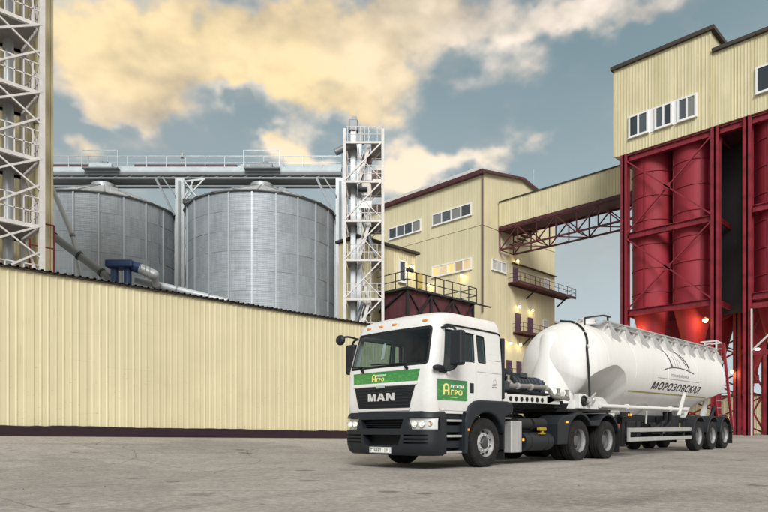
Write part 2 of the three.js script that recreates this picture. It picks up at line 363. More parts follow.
// ------------------------------------------------------------------ long low store with the cream corrugated wall
{
  const Q = 21, x0 = -2.2, x1 = 22, base = .3;
  const t = thing('corrugated_store', 'long low cream corrugated metal wall with dark plinth behind the truck cab', 'store', [x0, 0, -Q]);
  const L = x1 - x0, top = 5.57;
  part('wall_core', [bx(0, L, base, top - .02, -5.0, -.06)], M.cream, t);
  clad(t, 'near', [0, .5, 0], L, top - .5, { pitch: .22, rib: .085, depth: .013, sheet: 1.1, mats: creamsWall, run: true });
  // painted concrete plinth that follows the slope of the yard, with an uneven top edge
  const pl = [], n = 110;
  const pos = [], idx = [];
  for (let k = 0; k <= n; k++) {
    const x = k / n * L, gy = groundY(x + x0, -Q), ty = gy + .33 + (hash3(k, 1, 77) - .5) * .02 + (hash3(k >> 3, 2, 77) - .5) * .03;
    pos.push(x, gy - .3, .06, x, ty, .06, x, ty, -.02);
    if (k) { const a = (k - 1) * 3, b = k * 3; idx.push(a, b, a + 1, b, b + 1, a + 1, a + 1, b + 1, a + 2, b + 1, b + 2, a + 2); }
  }
  const g = new THREE.BufferGeometry(); g.setAttribute('position', new THREE.Float32BufferAttribute(pos, 3)); g.setIndex(idx);
  const g2 = g.toNonIndexed(); g2.computeVertexNormals(); part('plinth', boxUV(g2), M.plinth, t);
  // roof sheets: their corrugated ends make the dark eave
  const roofMats = [M.roofEdge];
  clad(t, 'roof', [0, top, .16, .06], L, 5.2, { pitch: .22, rib: .1, depth: .045, sheet: 1.1, mats: roofMats, name: 'roof_sheet' });
  part('eave_board', [bx(0, L, top - .045, top - .005, -.03, .10)], M.roofEdge, t);
}

// ------------------------------------------------------------------ stair towers: x across, z toward the viewer, y up from the base
function stairTower(t, W, Dp, y0, levels, step, o) {
  const c = o.col, m = o.mat, top = y0 + levels * step + o.cap;
  for (const x of [0, W]) for (const z of [0, -Dp]) part('column', bx(x - c / 2, x + c / 2, 0, top, z - c / 2, z + c / 2), m, t);
  const ld = o.landing;
  for (let k = 0; k <= levels; k++) {
    const y = y0 + k * step, right = k % 2 === 0;
    // landings at both ends so that flights can turn
    for (const [a, b] of [[0, ld], [W - ld, W]]) {
      const l = part('landing', [bx(a + c * .6, b - c * .6, y - .05, y, -Dp + c * .6, -c * .6)], M.grating, t);
      part('edge_channel', [bx(a, b, y - .16, y + .02, -c * .3, -c * .3 + .05), bx(a, b, y - .16, y + .02, -Dp, -Dp + .05), bx(b - .05, b, y - .16, y + .018, -Dp + .06, -c * .3 - .01)], m, l);
    }
    part('edge_beam', [bx(c / 2, W - c / 2, y - .15, y - .01, -c * .25, c * .25), bx(c / 2, W - c / 2, y - .15, y - .01, -Dp - c * .25, -Dp + c * .25)], m, t);
    part('side_beam', [bx(-c * .2, c * .2, y - .14, y - .02, -Dp + c / 2, -c / 2), bx(W - c * .2, W + c * .2, y - .14, y - .02, -Dp + c / 2, -c / 2)], m, t);
    // railing round the landing
    const rails = [], r = o.rail;
    for (const h of [.5, 1.05]) { rails.push(bar([c / 2, y + h, c * .1], [W - c / 2, y + h, c * .1], r), bar([W, y + h, -Dp + c / 2], [W, y + h, -c / 2], r), bar([0, y + h, -Dp + c / 2], [0, y + h, -c / 2], r)); }
    for (let x = c; x < W - .1; x += o.post) rails.push(bx(x, x + r, y, y + 1.05, c * .1 - r / 2, c * .1 + r / 2));
    for (let z = o.post; z < Dp; z += o.post) rails.push(bx(W - r / 2, W + r / 2, y, y + 1.05, -z, -z + r));
    part('railing', rails, o.railMat, t);
    if (k < levels) {
      // flight and braces
      const a = right ? ld : W - ld, b = right ? W - ld : ld, zf = right ? -Dp * .28 : -Dp * .72, parts = [];
      for (const dz of [-.36, .36]) parts.push(bar([a, y - .05, zf + dz], [b, y + step - .05, zf + dz], .05, .22));
      const fl = part('flight', parts, m, t);
      const tr = []; const n = 11; for (let i = 1; i < n; i++) { const x = mix(a, b, i / n), yy = y + step * i / n; tr.push(bx(x - .11, x + .11, yy - .02, yy, zf - .33, zf + .33)); }
      part('tread', tr, M.grating, fl);
      const hr = []; for (const dz of [-.38, .38]) { hr.push(bar([a, y + .95, zf + dz], [b, y + step + .95, zf + dz], r)); for (let i = 1; i < 4; i++) { const x = mix(a, b, i / 4), yy = y + step * i / 4; hr.push(bx(x, x + r, yy, yy + .95, zf + dz - r / 2, zf + dz + r / 2)); } }
      part('handrail', hr, o.railMat, fl);
      part('brace', bar([0, y, c * .35], [W, y + step, c * .35], o.brace), m, t);
      if (o.dense) {
        part('brace', bar([W, y, c * .3], [W / 2, y + step * .5, c * .3], o.brace * .6), m, t);
        part('brace', bar([W - .02, y + step, -.5 * Dp], [.02, y, -.5 * Dp], o.brace * .6), m, t);
        for (const f of [.36, .68]) part('hanger', bx(W * f - .03, W * f + .03, y, y + step - .16, -Dp * .5 - .03, -Dp * .5 + .03), m, t);
        part('mid_beam', bar([c / 2, y + step * .5, -Dp], [W - c / 2, y + step * .5, -Dp], .06), m, t);
      }
      if (o.knee) {
        part('knee_brace', bar([W, y + step * .62, c * .32], [W - 1.8, y + step * .16, c * .32], o.brace), m, t);
        part('knee_brace', bar([W, y + step * .5, c * .3], [W - 1.9, y + step * .98, c * .3], o.brace * .8), m, t);
      }
      part('brace', bar([W, y, -Dp - c * .35], [0, y + step, -Dp - c * .35], o.brace), m, t);
      part('brace', bar([W + c * .3, y, 0], [W + c * .3, y + step, -Dp], o.brace), m, t);
      part('brace', bar([-c * .3, y, -Dp], [-c * .3, y + step, 0], o.brace), m, t);
    }
  }
  return top;
}

// left edge: tall cream tower and its white escape stairs
{
  const Q = 30.2, xr = 9.48;
  const t = thing('clad_tower', 'tall cream corrugated tower rising behind the white lattice stairs at photo edge', 'tower', [xr - 8, 0, -Q]);
  part('tower_core', bx(0, 7.97, 0, 27, -6, -.05), M.cream, t);
  clad(t, 'near', [0, .2, 0], 8, 27, { pitch: .27, rib: .1, depth: .04, sheet: 1.35 });
  part('corner_trim', [bx(7.93, 8.03, .2, 27.2, -.06, .05)], M.cream, t);
  part('drainpipe', [rod([7.35, .3, .14], [7.35, 27, .14], .085, 12)], M.cream, t);
  for (const y of [9.5, 14, 18.5, 23]) part('pipe_clip', [bx(7.22, 7.48, y, y + .06, .02, .25)], M.galvDark, t);
  const s = thing('lattice_stair_tower', 'white steel escape stair with braced landings at the photo edge', 'stair tower', [3.1, 0, -27.1]);
  stairTower(s, 5.02, 2.4, .9, 9, 2.62, { col: .2, mat: M.whiteSteel, railMat: M.whiteSteel, rail: .04, post: .32, brace: .075, landing: 1.75, cap: 1.1, knee: true });
  part('chute', [rod([4.35, 0, -1.9], [4.35, 26, -1.9], .2, 14)], M.galv, s);
  // small red gantry on the tower's foot, just above the store's eave
  const r = thing('red_gantry', 'small red guarded platform on the foot of the cream tower', 'platform', [8.35, 0, -29.6]);
  part('box', [bx(-.2, 1.1, 6.2, 7.55, -.4, .1)], M.red, r);
  part('post', [bx(-.15, 1.0, 0, 6.2, -.35, -.15)], M.redSteel, r);
  part('guard_rail', [bar([.05, 7.5, .05], [.05, 9.6, .05], .06), bar([1.0, 7.5, .05], [1.0, 9.6, .05], .06), bar([.05, 9.6, .05], [1.0, 9.6, .05], .06), bar([.05, 8.6, .05], [1.0, 8.6, .05], .05)], M.redSteel, r);
}

// ------------------------------------------------------------------ grain silos, catwalk and elevator tower stand square to the view line
const TURN = -Math.PI / 4;
function at(X, D) { return [(X + D) * Math.SQRT1_2, 0, -(D - X) * Math.SQRT1_2]; }
function silo(X, D, R, eave, apex, label) {
  const t = thing('grain_silo', label, 'silo', at(X, D), TURN, 'galvanised grain silos');
  const N = 22, rings = 12, rh = (eave - .7) / rings, y0 = .7;
  part('foundation', clean(new THREE.CylinderGeometry(R + .25, R + .25, .9, 44).translate(0, .4, 0)), M.stone, t);
  const sheet = (dr) => {
    const pos = [], nor = [], uv = [], seg = 4, da = Math.PI * 2 / N;
    for (let k = 0; k < seg; k++) for (const [a, b] of [[0, 0], [1, 0], [1, 1], [0, 0], [1, 1], [0, 1]]) {
      const th = (k + a) / seg * da - da / 2, r = R + dr + (b ? 0 : .012);
      pos.push(Math.sin(th) * r, b * (rh + .02), Math.cos(th) * r); nor.push(Math.sin(th), 0, Math.cos(th)); uv.push(th * R + dr * 700, b * rh + dr * 300);
    }
    const g = new THREE.BufferGeometry(); g.setAttribute('position', new THREE.Float32BufferAttribute(pos, 3)); g.setAttribute('normal', new THREE.Float32BufferAttribute(nor, 3)); g.setAttribute('uv', new THREE.Float32BufferAttribute(uv, 2)); return g;
  };
  const sheets = [0, .006, .012].map(sheet);
  for (let j = 0; j < rings; j++) for (let k = 0; k < N; k++) {
    const h = hash3(j, k, Math.round(X)), m = part('wall_sheet', sheets[Math.floor(h * 3)], siloTones[Math.floor(hash3(k, j, 3 + Math.round(X)) * siloTones.length)], t, [0, y0 + j * rh, 0]);
    m.rotation.y = (k + (j % 2) * .5) * Math.PI * 2 / N;
  }
  const post = bx(-.06, .06, y0, eave + .02, R + .005, R + .085), heavy = bx(-.075, .075, y0, y0 + 8.2, R + .085, R + .13);
  for (let k = 0; k < N; k++) { const p = part('stiffener', post, M.stiffener, t); p.rotation.y = (k + .25) * Math.PI * 2 / N; const q = part('doubler', heavy, M.galvDark, p); }
  part('eave_ring', clean(new THREE.TorusGeometry(R + .1, .07, 6, 66).rotateX(Math.PI / 2).translate(0, eave, 0)), M.galvDark, t);
  // conical roof of wedge panels with raised seams
  const n = 22, r0 = .8, R1 = R + .22, wedge = new THREE.BufferGeometry(), a = Math.PI / n, ys = eave + .02, yt = apex;
  const P = (r, th, y) => [Math.sin(th) * r, y, Math.cos(th) * r], q = [P(R1, -a, ys), P(R1, a, ys), P(r0, a, yt), P(R1, -a, ys), P(r0, a, yt), P(r0, -a, yt)];
  wedge.setAttribute('position', new THREE.Float32BufferAttribute(q.flat(), 3)); wedge.computeVertexNormals(); wedge.setAttribute('uv', new THREE.Float32BufferAttribute(q.map((v) => [v[0], v[2]]).flat(), 2));
  const seam = bar([0, ys + .03, R1], [0, yt + .03, r0], .06, .08);
  const roofM = [mat([.62, .63, .63], { roughness: .45, metalness: .2, map: scaled(texSteel, .3) }), mat([.56, .57, .575], { roughness: .45, metalness: .2, map: scaled(texSteel, .3) })];
  for (let k = 0; k < n; k++) { const w = part('roof_panel', wedge, roofM[k % 2], t); w.rotation.y = k * 2 * a; const s = part('roof_seam', seam, M.galv, w); s.rotation.y = a; }
  part('roof_cap', clean(new THREE.CylinderGeometry(.9, .9, .35, 20).translate(0, apex + .1, 0)), M.galv, t);
  for (const th of [.6, -.9, 2.2]) { const v = part('roof_vent', rbx(-.28, .28, 0, .35, -.28, .28, .04), M.galv, t, [Math.sin(th) * R * .62, mix(apex, eave, .62) - .02, Math.cos(th) * R * .62]); v.rotation.y = th; }
  return t;
}
silo(-22.5, 51, 5.84, 17.8, 20.15, 'galvanised steel grain silo beside the cream tower, behind the grey pipes');
silo(-9.8, 51, 5.84, 17.8, 20.15, 'galvanised steel grain silo next to the white elevator tower');

{ // catwalk over the silos
  const t = thing('conveyor_catwalk', 'steel conveyor catwalk spanning across the tops of both grain silos', 'catwalk', at(-30, 50.6), TURN);
  const L = 26.6;
  part('girder', [bx(0, L, 20.98, 21.2, 0, .3), bx(0, L, 20.98, 21.2, -1.9, -1.6), bx(0, L, 21.0, 21.15, -1.6, 0)], M.catSteel, t);
  part('bottom_chord', [bx(0, L, 20.7, 20.82, .08, .24), bx(0, L, 20.7, 20.82, -1.84, -1.68)], M.galvDark, t);
  for (let x = .4; x < L - 1; x += 1.15) part('web_bar', bar([x, 20.8, .16], [x + .55, 20.99, .16], .05), M.galvDark, t);
  part('side_panel', [bx(0, L, 21.24, 21.62, .22, .28)], M.paleBlue, t);
  part('deck', bx(0, L, 21.21, 21.36, -1.95, .2), M.grating, t);
  part('conveyor_cover', [bx(0, 7, 21.75, 22.05, -1.0, -.3), bx(10, 18.2, 21.75, 22.05, -1.0, -.3)], M.fascia, t);
  part('conveyor_cover', [bx(18.5, L, 21.7, 22.05, -1.0, -.3)], M.paleBlue, t);
  for (let x = .3; x < L; x += 1.55) { const p = part('post', bx(x - .025, x + .025, 21.36, 22.55, .1, .15), M.galv, t); }
  part('hand_rail', [bx(0, L, 22.5, 22.55, .1, .15), bx(0, L, 21.98, 22.02, .1, .14), bx(0, L, 22.5, 22.55, -1.9, -1.85)], M.galv, t);
  for (let x = .3; x < L; x += 3.1) part('post', bx(x - .025, x + .025, 21.36, 22.55, -1.9, -1.85), M.galv, t);
  for (const x of [7.6, 20.3]) {    // drive platforms with boxes
    const d = part('drive_platform', [bx(x - 1.3, x + 1.5, 21.3, 21.4, .3, .8)], M.catSteel, t);
    part('drive_box', [rbx(x - .9, x + .9, 21.4, 21.8, -.2, .5, .05)], x < 10 ? M.paleBlue : M.galvDark, d);
    part('motor', [rod([x + .1, 21.92, .2], [x + .5, 21.92, .2], .13, 12), bx(x - .1, x + .12, 21.8, 22.05, .05, .35)], M.galvDark, d);
    part('platform_rail', [bar([x - 1.3, 22.7, .78], [x + 1.5, 22.7,   .78], .05), bar([x - 1.3, 21.4, .78], [x - 1.3, 22.7,   .78], .05), bar([x + 1.5, 21.4, .78], [x + 1.5, 22.7, .78], .05)], M.galv, d);
    part('spout', [rod([x - .1, 20.75, -.5], [x - .1, 20.2, -.5], .45, 14, .7)], M.catSteel, t);
  }
  part('mast', [rod([13.8, 21.4, -.4], [13.8, 23.2, -.4], .05), rod([13.8, 22.6, -.4], [13.8, 22.95, -.4], .14)], M.galv, t);
}
function trestle(X, label, right) {
  const t = thing('catwalk_trestle', label, 'support column', at(X, 50.2), TURN, 'columns under the catwalk');
  part('column', [bx(-.36, .36, 4.5, 20.7, -.4, 0)], M.galv, t);
  part('column_face', [bx(-.1, .1, 4.5, 20.4, .005, .09)], M.galvDark, t);
  part('column_foot', [bx(-.22, .22, 0, 4.5, -.35, -.05)], M.galvDark, t);
  part('strut', bar([-.4, 17.7, .05], [-1.9, 20.7, .05], .16), M.galvDark, t);
  part('strut', bar([-.3, 19.2, .15], [-1.3, 20.7, .15], .1), M.galvDark, t);
  if (right) {
    const b = part('bracket', [bar([.36, 20.3, .25], [2.1, 20.5, .25], .12), bar([.36, 18.7, .25], [2.0, 20.5, .25], .1), bar([.4, 19.0, .25], [1.2, 20.4, .25], .08), bar([1.1, 19.3, .25], [1.0, 20.4, .25], .08), bar([.36, 18.6, .25], [1.3, 18.9, .25], .12), bar([.5, 20.3, .6], [1.6, 18.9, .6], .08)], M.galv, t);
    part('gate_box', [rbx(.5, 1.75, 18.35, 18.75, -.1, .9, .05)], M.girder, b);
    part('downspout', [rod([.95, 18.4, .4], [.62, 12, .4], .14, 10)], M.galvDark, t);
  }
}
trestle(-16.15, 'pale steel column with braced bracket between the two silos', true);
trestle(-3.45, 'grey steel column between the silo and the white elevator tower', false);

{ // white elevator and stair tower
  const X0 = -2.78, D = 45;
  const t = thing('elevator_stair_tower', 'white lattice stair tower around bucket elevators between silo and cream building', 'stair tower', at(X0, D), TURN);
  const top = stairTower(t, 2.7, 2.8, 1.75, 7, 2.78, { col: .19, mat: M.whiteSteel, railMat: M.whiteSteel, rail: .035, post: .3, brace: .09, landing: .95, cap: .9, dense: true });
  for (const [x, z, y] of [[.55, -1.2, 22.6], [.98, -1.5, 21.9]]) {
    const l = part('elevator_leg', [bx(x - .18, x + .18, .4, y, z - .2, z + .2)], M.galv, t);
    part('elevator_head', [rbx(x - .32, x + .36, y - .2, y + .65, z - .3, z + .3, .1), bx(x - .1, x + .25, y + .6, y + .95, z - .1, z + .1)], M.galvDark, l);
  }
  parts('shade_panel', [bx(1.1, 1.9, 20.1, 20.75, -1.2, -1.1), bx(1.9, 2.6, 18.9, 19.5, -.9, -.8), bx(1.8, 2.6, 16.7, 17.3, -1.6, -1.5)], M.brown, t);
  parts('white_panel', [bx(1.0, 2.0, 18.9, 19.5, -1.2, -1.1), bx(1.0, 1.9, 16.9, 17.4, -1.2, -1.1)], M.frameWhite, t);
  parts('motor', [rod([.9, 18.1, -.8], [1.6, 18.1, -.8], .2, 12), rod([1.5, 15.2, -.9], [2.1, 15.2, -.9], .24, 12), bx(1.2, 1.8, 9.1, 9.8, -1.4, -.8)], M.girder, t);
  parts('spout', [rod([.5, 21.2, -.4], [-.7, 20.6, -.4], .25, 12), rod([1.3, 15.8, -1.0], [2.2, 13.3, -1.0], .14, 10), rod([1.3, 10.0, -1.0], [.3, 7.3, -1.0], .16, 10)], M.galvDark, t);
  part('antenna', [rod([2.62, 22, -.1], [2.62, 24.6, -.1], .02, 6)], M.whiteSteel, t);
}

{ // pipes and cyclones behind the store's roof
  const D = 36, line = (a, b, f) => [mix(a[0], b[0], f), mix(a[1], b[1], f)];
  const a = thing('grain_spout', 'thick grey grain spout sloping down in front of the first silo', 'pipe', at(0, D), TURN);
  const a0 = [-20.64, 13.18, 0], a1 = [-15.2, 9.09, 0];
  part('pipe', [rod(a0, a1, .21, 16)], M.galvDark, a);
  for (const f of [.35, .62, .85]) { const q = line(a0, a1, f); part('flange', [rod([q[0] - .05, q[1] + .038, 0], [q[0] + .05, q[1] - .038, 0], .26, 16)], M.girder, a); }
  part('hanger', [bx(-20.63, -20.43, 0, 12.9, -.4, -.22)], M.galvDark, a);
  part('stand', [bx(-15.5, -15.3, 0, 9.2, -.4, -.22)], M.galvDark, a);
  const b = thing('thin_spout', 'thin bent grey pipe hanging in front of the first silo', 'pipe', at(0, D + 1.5), TURN);
  part('pipe', [rod([-20.28, 16.68, 0], [-18.4, 12.25, 0], .14, 14), rod([-18.4, 12.25, 0], [-17.63, 8.42, 0], .13, 14), rod([-17.63, 8.42, 0], [-17.63, 0, 0], .13, 14)], M.galv, b);
  part('elbow', clean(new THREE.SphereGeometry(.17, 12, 8).translate(-18.4, 12.25, 0)), M.galvDark, b);
  const c = thing('blue_cyclone', 'blue dust collector with two round legs above the store roof', 'dust collector', at(0, D - .3), TURN);
  const y0 = 9.83, y1 = 10.24, xa = -15.5, xb = -13.98;
  part('manifold', [rbx(xa, xb, y0, y1, -.5, .5, .08), rod([xb - .1, y0 + .12, 0], [xb + .3, y0 + .02, 0], .3, 16)], M.blue, c);
  for (const x of [-15.14, -14.4]) { part('cyclone', [rod([x, y0 - 2.2, 0], [x, y0 + .02, 0], .21, 18), rod([x, y0 - 3.6, 0], [x, y0 - 2.2, 0], .1, 18, .21)], M.blue, c); part('leg', bx(x - .07, x + .07, 0, y0 - 2, -.42, -.3), M.girder, c); }
  const d = thing('duct_elbow', 'corrugated silver duct end leaving the blue dust collector', 'duct', at(0, D - .3), TURN);
  const e0 = [-13.67, 9.83], e1 = [-12.93, 9.49];
  part('duct', [rod([...e0, 0], [...e1, 0], .29, 18), clean(new THREE.SphereGeometry(.285, 16, 10).translate(e1[0], e1[1], 0)), rod([e1[0], e1[1], 0], [e1[0] - .05, 9.0, -.5], .2, 16)], M.galv, d);
  for (const f of [0, .35, .7]) part('duct_ring', clean(new THREE.TorusGeometry(.3, .02, 6, 20).rotateY(Math.PI / 2 + .35).translate(mix(e0[0], e1[0], f), mix(e0[1], e1[1], f), 0)), M.galvDark, d);
  const e = thing('silver_pipe', 'long silver pipe running level along the store roof toward silo gap', 'pipe', at(0, D + .6), TURN);
  const f0 = [-14.29, 9.42], f1 = [-9.0, 8.15];
  part('pipe', [rod([...f0, 0], [...f1, 0], .2, 16)], M.stiffener, e);
  for (const f of [.2, .45, .8]) { const q = line(f0, f1, f); part('flange', [rod([q[0] - .04, q[1] + .01, 0], [q[0] + .04, q[1] - .01, 0], .235, 16)], M.galvDark, e); }
  for (const x of [-13.3, -11.2]) part('stand', [bx(x, x + .12, 0, 8.9, -.32, -.2)], M.galvDark, e);
}

// ------------------------------------------------------------------ wall lamps of the works: a lit fitting and its light
function wallLamp(label, pos, out, size, color, power, group = 'lit wall lamps of the cream building') {
  const t = thing('wall_lamp', label, 'lamp', pos, 0, group);
  const glow = mat([1, .9, .7], { emissive: color, emissiveIntensity: 2 });
  part('bracket', bar([0, .02, 0], [out[0] * .3, .12, out[1] * .3], .05), M.girder, t);
  part('shade', [clean(new THREE.CylinderGeometry(size * .5, size * 1.25, size * .6, 14, 1, true).translate(out[0] * .34, .2, out[1] * .34))], M.girder, t);
  part('bulb', clean(new THREE.SphereGeometry(size, 14, 10).translate(out[0] * .34, .06, out[1] * .34)), glow, t);
  const l = new THREE.PointLight(color, power, 40); l.position.set(out[0] * (.36 + size), -.1 - size * .6, out[1] * (.36 + size)); l.castShadow = true; l.shadow.radius = 4; l.name = 'lamp_light'; t.add(l);
  return t;
}
// a framed window; face 'front' lies across z at x, face 'near' lies across x at z; a..b is its span, panes counts its lights
function windowUnit(parent, face, a, b, y0, y1, off, panes, glass, frame = M.frameWhite, f = .1) {
  const place = (u0, u1, v0, v1, d0, d1) => face === 'front' ? bx(off - d1, off - d0, v0, v1, u0, u1) : bx(u0, u1, v0, v1, off + d0, off + d1);
  const w = part('window', [place(a, b, y0, y0 + f, .0, .14), place(a, b, y1 - f, y1, .0, .14), ...Array.from({ length: panes + 1 }, (_, k) => { const u = mix(a, b - f, k / panes); return place(u, u + f, y0 + f, y1 - f, .0, .138); })], frame, parent);
  for (let k = 0; k < panes; k++) { const u0 = mix(a, b - f, k / panes) + f, u1 = mix(a, b - f, (k + 1) / panes); part('pane', place(u0, u1, y0 + f, y1 - f, .05, .07), Array.isArray(glass) ? glass[k % glass.length] : glass, w); }
  part('sill', [place(a - .06, b + .06, y0 - .06, y0 - .004, .0, .22)], frame, w);
  return w;
}

// ------------------------------------------------------------------ the tall cream works building
{
  const t = thing('works_building', 'tall cream metal-clad works building with maroon eaves and purple balconies', 'building', [65.3, 0, -47.8]);
  const W = 17.6, L = 27.5, E = 33.2, Rg = 34.65;
  part('wall_core', [bx(.06, W, 0, E - .05, -L, -.06)], M.creamB, t);
  const o = { pitch: .42, rib: .12, depth: .014, sheet: 2.1, mats: creamsB };
  clad(t, 'front', [0, .3, -L], L, 26.35, o); clad(t, 'front', [-.035, 26.7, -L], L, E - 26.7, o);
  clad(t, 'near', [0, .3, 0], W, 26.35, o); clad(t, 'near', [0, 26.7, .035], W, E - 26.7, o);
  part('joint_flashing', [bx(-.07, .05, 26.62, 26.72, -L, .07), bx(.051, W, 26.62, 26.72, -.03, .07)], M.creamB, t);
  part('gable', [flat([[0, E], [W, E], [W / 2, Rg]], .5).translate(0, 0, -.46)], M.creamB, t);
  const sl = Math.atan2(Rg - E, W / 2), half = Math.hypot(W / 2 + .5, Rg - E);
  for (const s of [0, 1]) {
    const a = s ? [W + .45, E - .05] : [-.45, E - .05];
    part('roof_slope', [flat([[a[0], a[1]], [W / 2, Rg + .05], [W / 2, Rg + .2], [a[0], a[1] + .15]].slice(0, 4), L + .5).translate(0, 0, -L - .1)], M.roofing, t);
    part('verge_board', [flat([[a[0], a[1] - .15], [W / 2, Rg - .05], [W / 2, Rg + .26], [a[0], a[1] + .2]], .1).translate(0, 0, .41)], M.fascia, t);
  }
  part('eave_fascia', [bx(-.56, -.46, E - .32, E + .22, -L - .1, .5)], M.fascia, t);
  part('gutter', [bx(-.46, -.1, E - .34, E - .22, -L - .1, .4)], M.fascia, t);
  for (let k = 0; k < 12; k++) part('snow_guard', bar([-.1, E + .55, -L + k * 2.28], [-.1, E + .55, -L + k * 2.28 + 2.2], .06, .55), M.whiteSteel, t);
  part('roof_vent', [bx(1.2, 1.9, E + .2, E + 1.5, -9.2, -4.9)], M.fascia, t);
  part('flue', [rod([9, Rg, -2], [9, Rg + 1.6, -2], .12, 8)], M.galvDark, t);
  part('flue', [rod([10.2, Rg - .4, -3], [10.2, Rg + 1.1, -3], .25, 10)], M.galvDark, t);
  part('antenna', [rod([13.6, E + .4, -1], [13.6, E + 4.6, -1], .05, 6)], M.galv, t);
  part('downpipe', [rod([-.14, 15.6, .12], [-.14, E - .3, .12], .13, 8)], M.brown, t);
  part('downpipe', [rod([12.2, E - 6, .14], [12.2, E - 1, .14], .08, 8)], M.creamB, t);
  // windows of the long side
  windowUnit(t, 'front', -16.4, -10.2, 28.1, 29.75, -.07, 4, [M.darkGlass, M.greyGlass, M.darkGlass, M.blindGlass], M.frameWhite, .15);
  windowUnit(t, 'front', -8.2, -1.6, 28.2, 29.8, -.07, 4, [M.blindGlass, M.greyGlass, M.blindGlass, M.darkGlass], M.frameWhite, .15);
  windowUnit(t, 'front', -8.3, -1.6, 21.3, 22.8, -.03, 5, [M.litGlass, M.litGlass2, M.litGlass, M.litGlass3, M.litGlass2], M.frameWhite, .16);
  part('door', bx(-.1, -.035, 20.3, 22.3, -11.1, -10.0), mat([.55, .42, .14], { roughness: .6 }), t);
  // gable side: one window, two balconies with doors
  windowUnit(t, 'near', 1.9, 5.1, 21.3, 22.7, .03, 3, [M.paleGlass], M.frameWhite, .12);
  const balcony = (x0, x1, y, d, posts) => {
    const b = part('balcony', [bx(x0, x1, y - .12, y, .04, d), bx(x0, x1, y - .35, y - .13, d - .1, d - .02), bx(x0, x1, y - .34, y - .13, .05, .14)], M.maroon, t);
    const r = []; for (const h of [.55, 1.1]) r.push(bar([x0, y + h, d - .04], [x1, y + h, d - .04], .05), bar([x0, y + h, .05], [x0, y + h, d - .04], .05), bar([x1, y + h, .05], [x1, y + h, d - .04], .05));
    for (let k = 0; k <= posts; k++) { const x = mix(x0, x1 - .06, k / posts); r.push(bx(x, x + .06, y, y + 1.1, d - .07, d - .01)); }
    part('railing', r, M.maroon, b);
    for (const f of [.3, .85]) { const x = mix(x0, x1, f); part('brace', bar([x, y - 1.5, .06], [x, y - .3, d - .15], .12, .18), M.blackSteel, b); }
  };
  balcony(5.6, 20.4, 20.25, 1.9, 12); balcony(6.75, 15, 13.85, 1.7, 8); balcony(4.2, 14, 7.6, 1.7, 8);
  part('balcony_awning', [bx(6.4, 17.5, 22.95, 23.02, .04, .5)], M.brown, t);
  for (const [x0, x1, y0, h] of [[6.8, 8, 20.26, 2.3], [7.3, 8.6, 13.86, 2.6], [10.4, 11.7, 13.86, 2.4], [5.2, 6.4, 7.61, 2.4], [7.6, 8.8, 7.61, 2.4]]) { const d = part('door', bx(x0, x1, y0, y0 + h, .035, .1), M.doorPurple, t); part('handle', bx(x1 - .2, x1 - .12, y0 + 1, y0 + 1.2, .1, .15), M.galv, d); }
  windowUnit(t, 'near', 14.4, 16.1, 20.9, 22.4, .03, 1, M.paleGlass, M.frameWhite, .12); windowUnit(t, 'near', 14.2, 15.6, 14.9, 16.4, .03, 1, M.paleGlass, M.frameWhite, .12);
}
const warm = col(1, .72, .34);
for (const [label, x, y] of [['lit lamp above the purple door of the upper balcony', 7.4, 23.3], ['lit lamp above first purple door of the lower balcony', 7.9, 17.3], ['lit lamp above second purple door of the lower balcony', 11.1, 17.2],
  ['lit lamp under the lower balcony nearest the corner pipe', 5.8, 12.2], ['lit lamp under the lower balcony farther from the corner pipe', 8.1, 12.2]]) wallLamp(label, [65.3 + x, y, -47.76], [0, 1], .17, warm, 1.1);
for (const [label, z, y] of [['lit lamp below the glowing window row near the corner pipe', -3.0, 20.6], ['lit lamp between glowing window row and yellow door', -8.6, 20.4]]) wallLamp(label, [65.24, y, -47.8 + z], [-1, 0], .18, warm, 1.0);

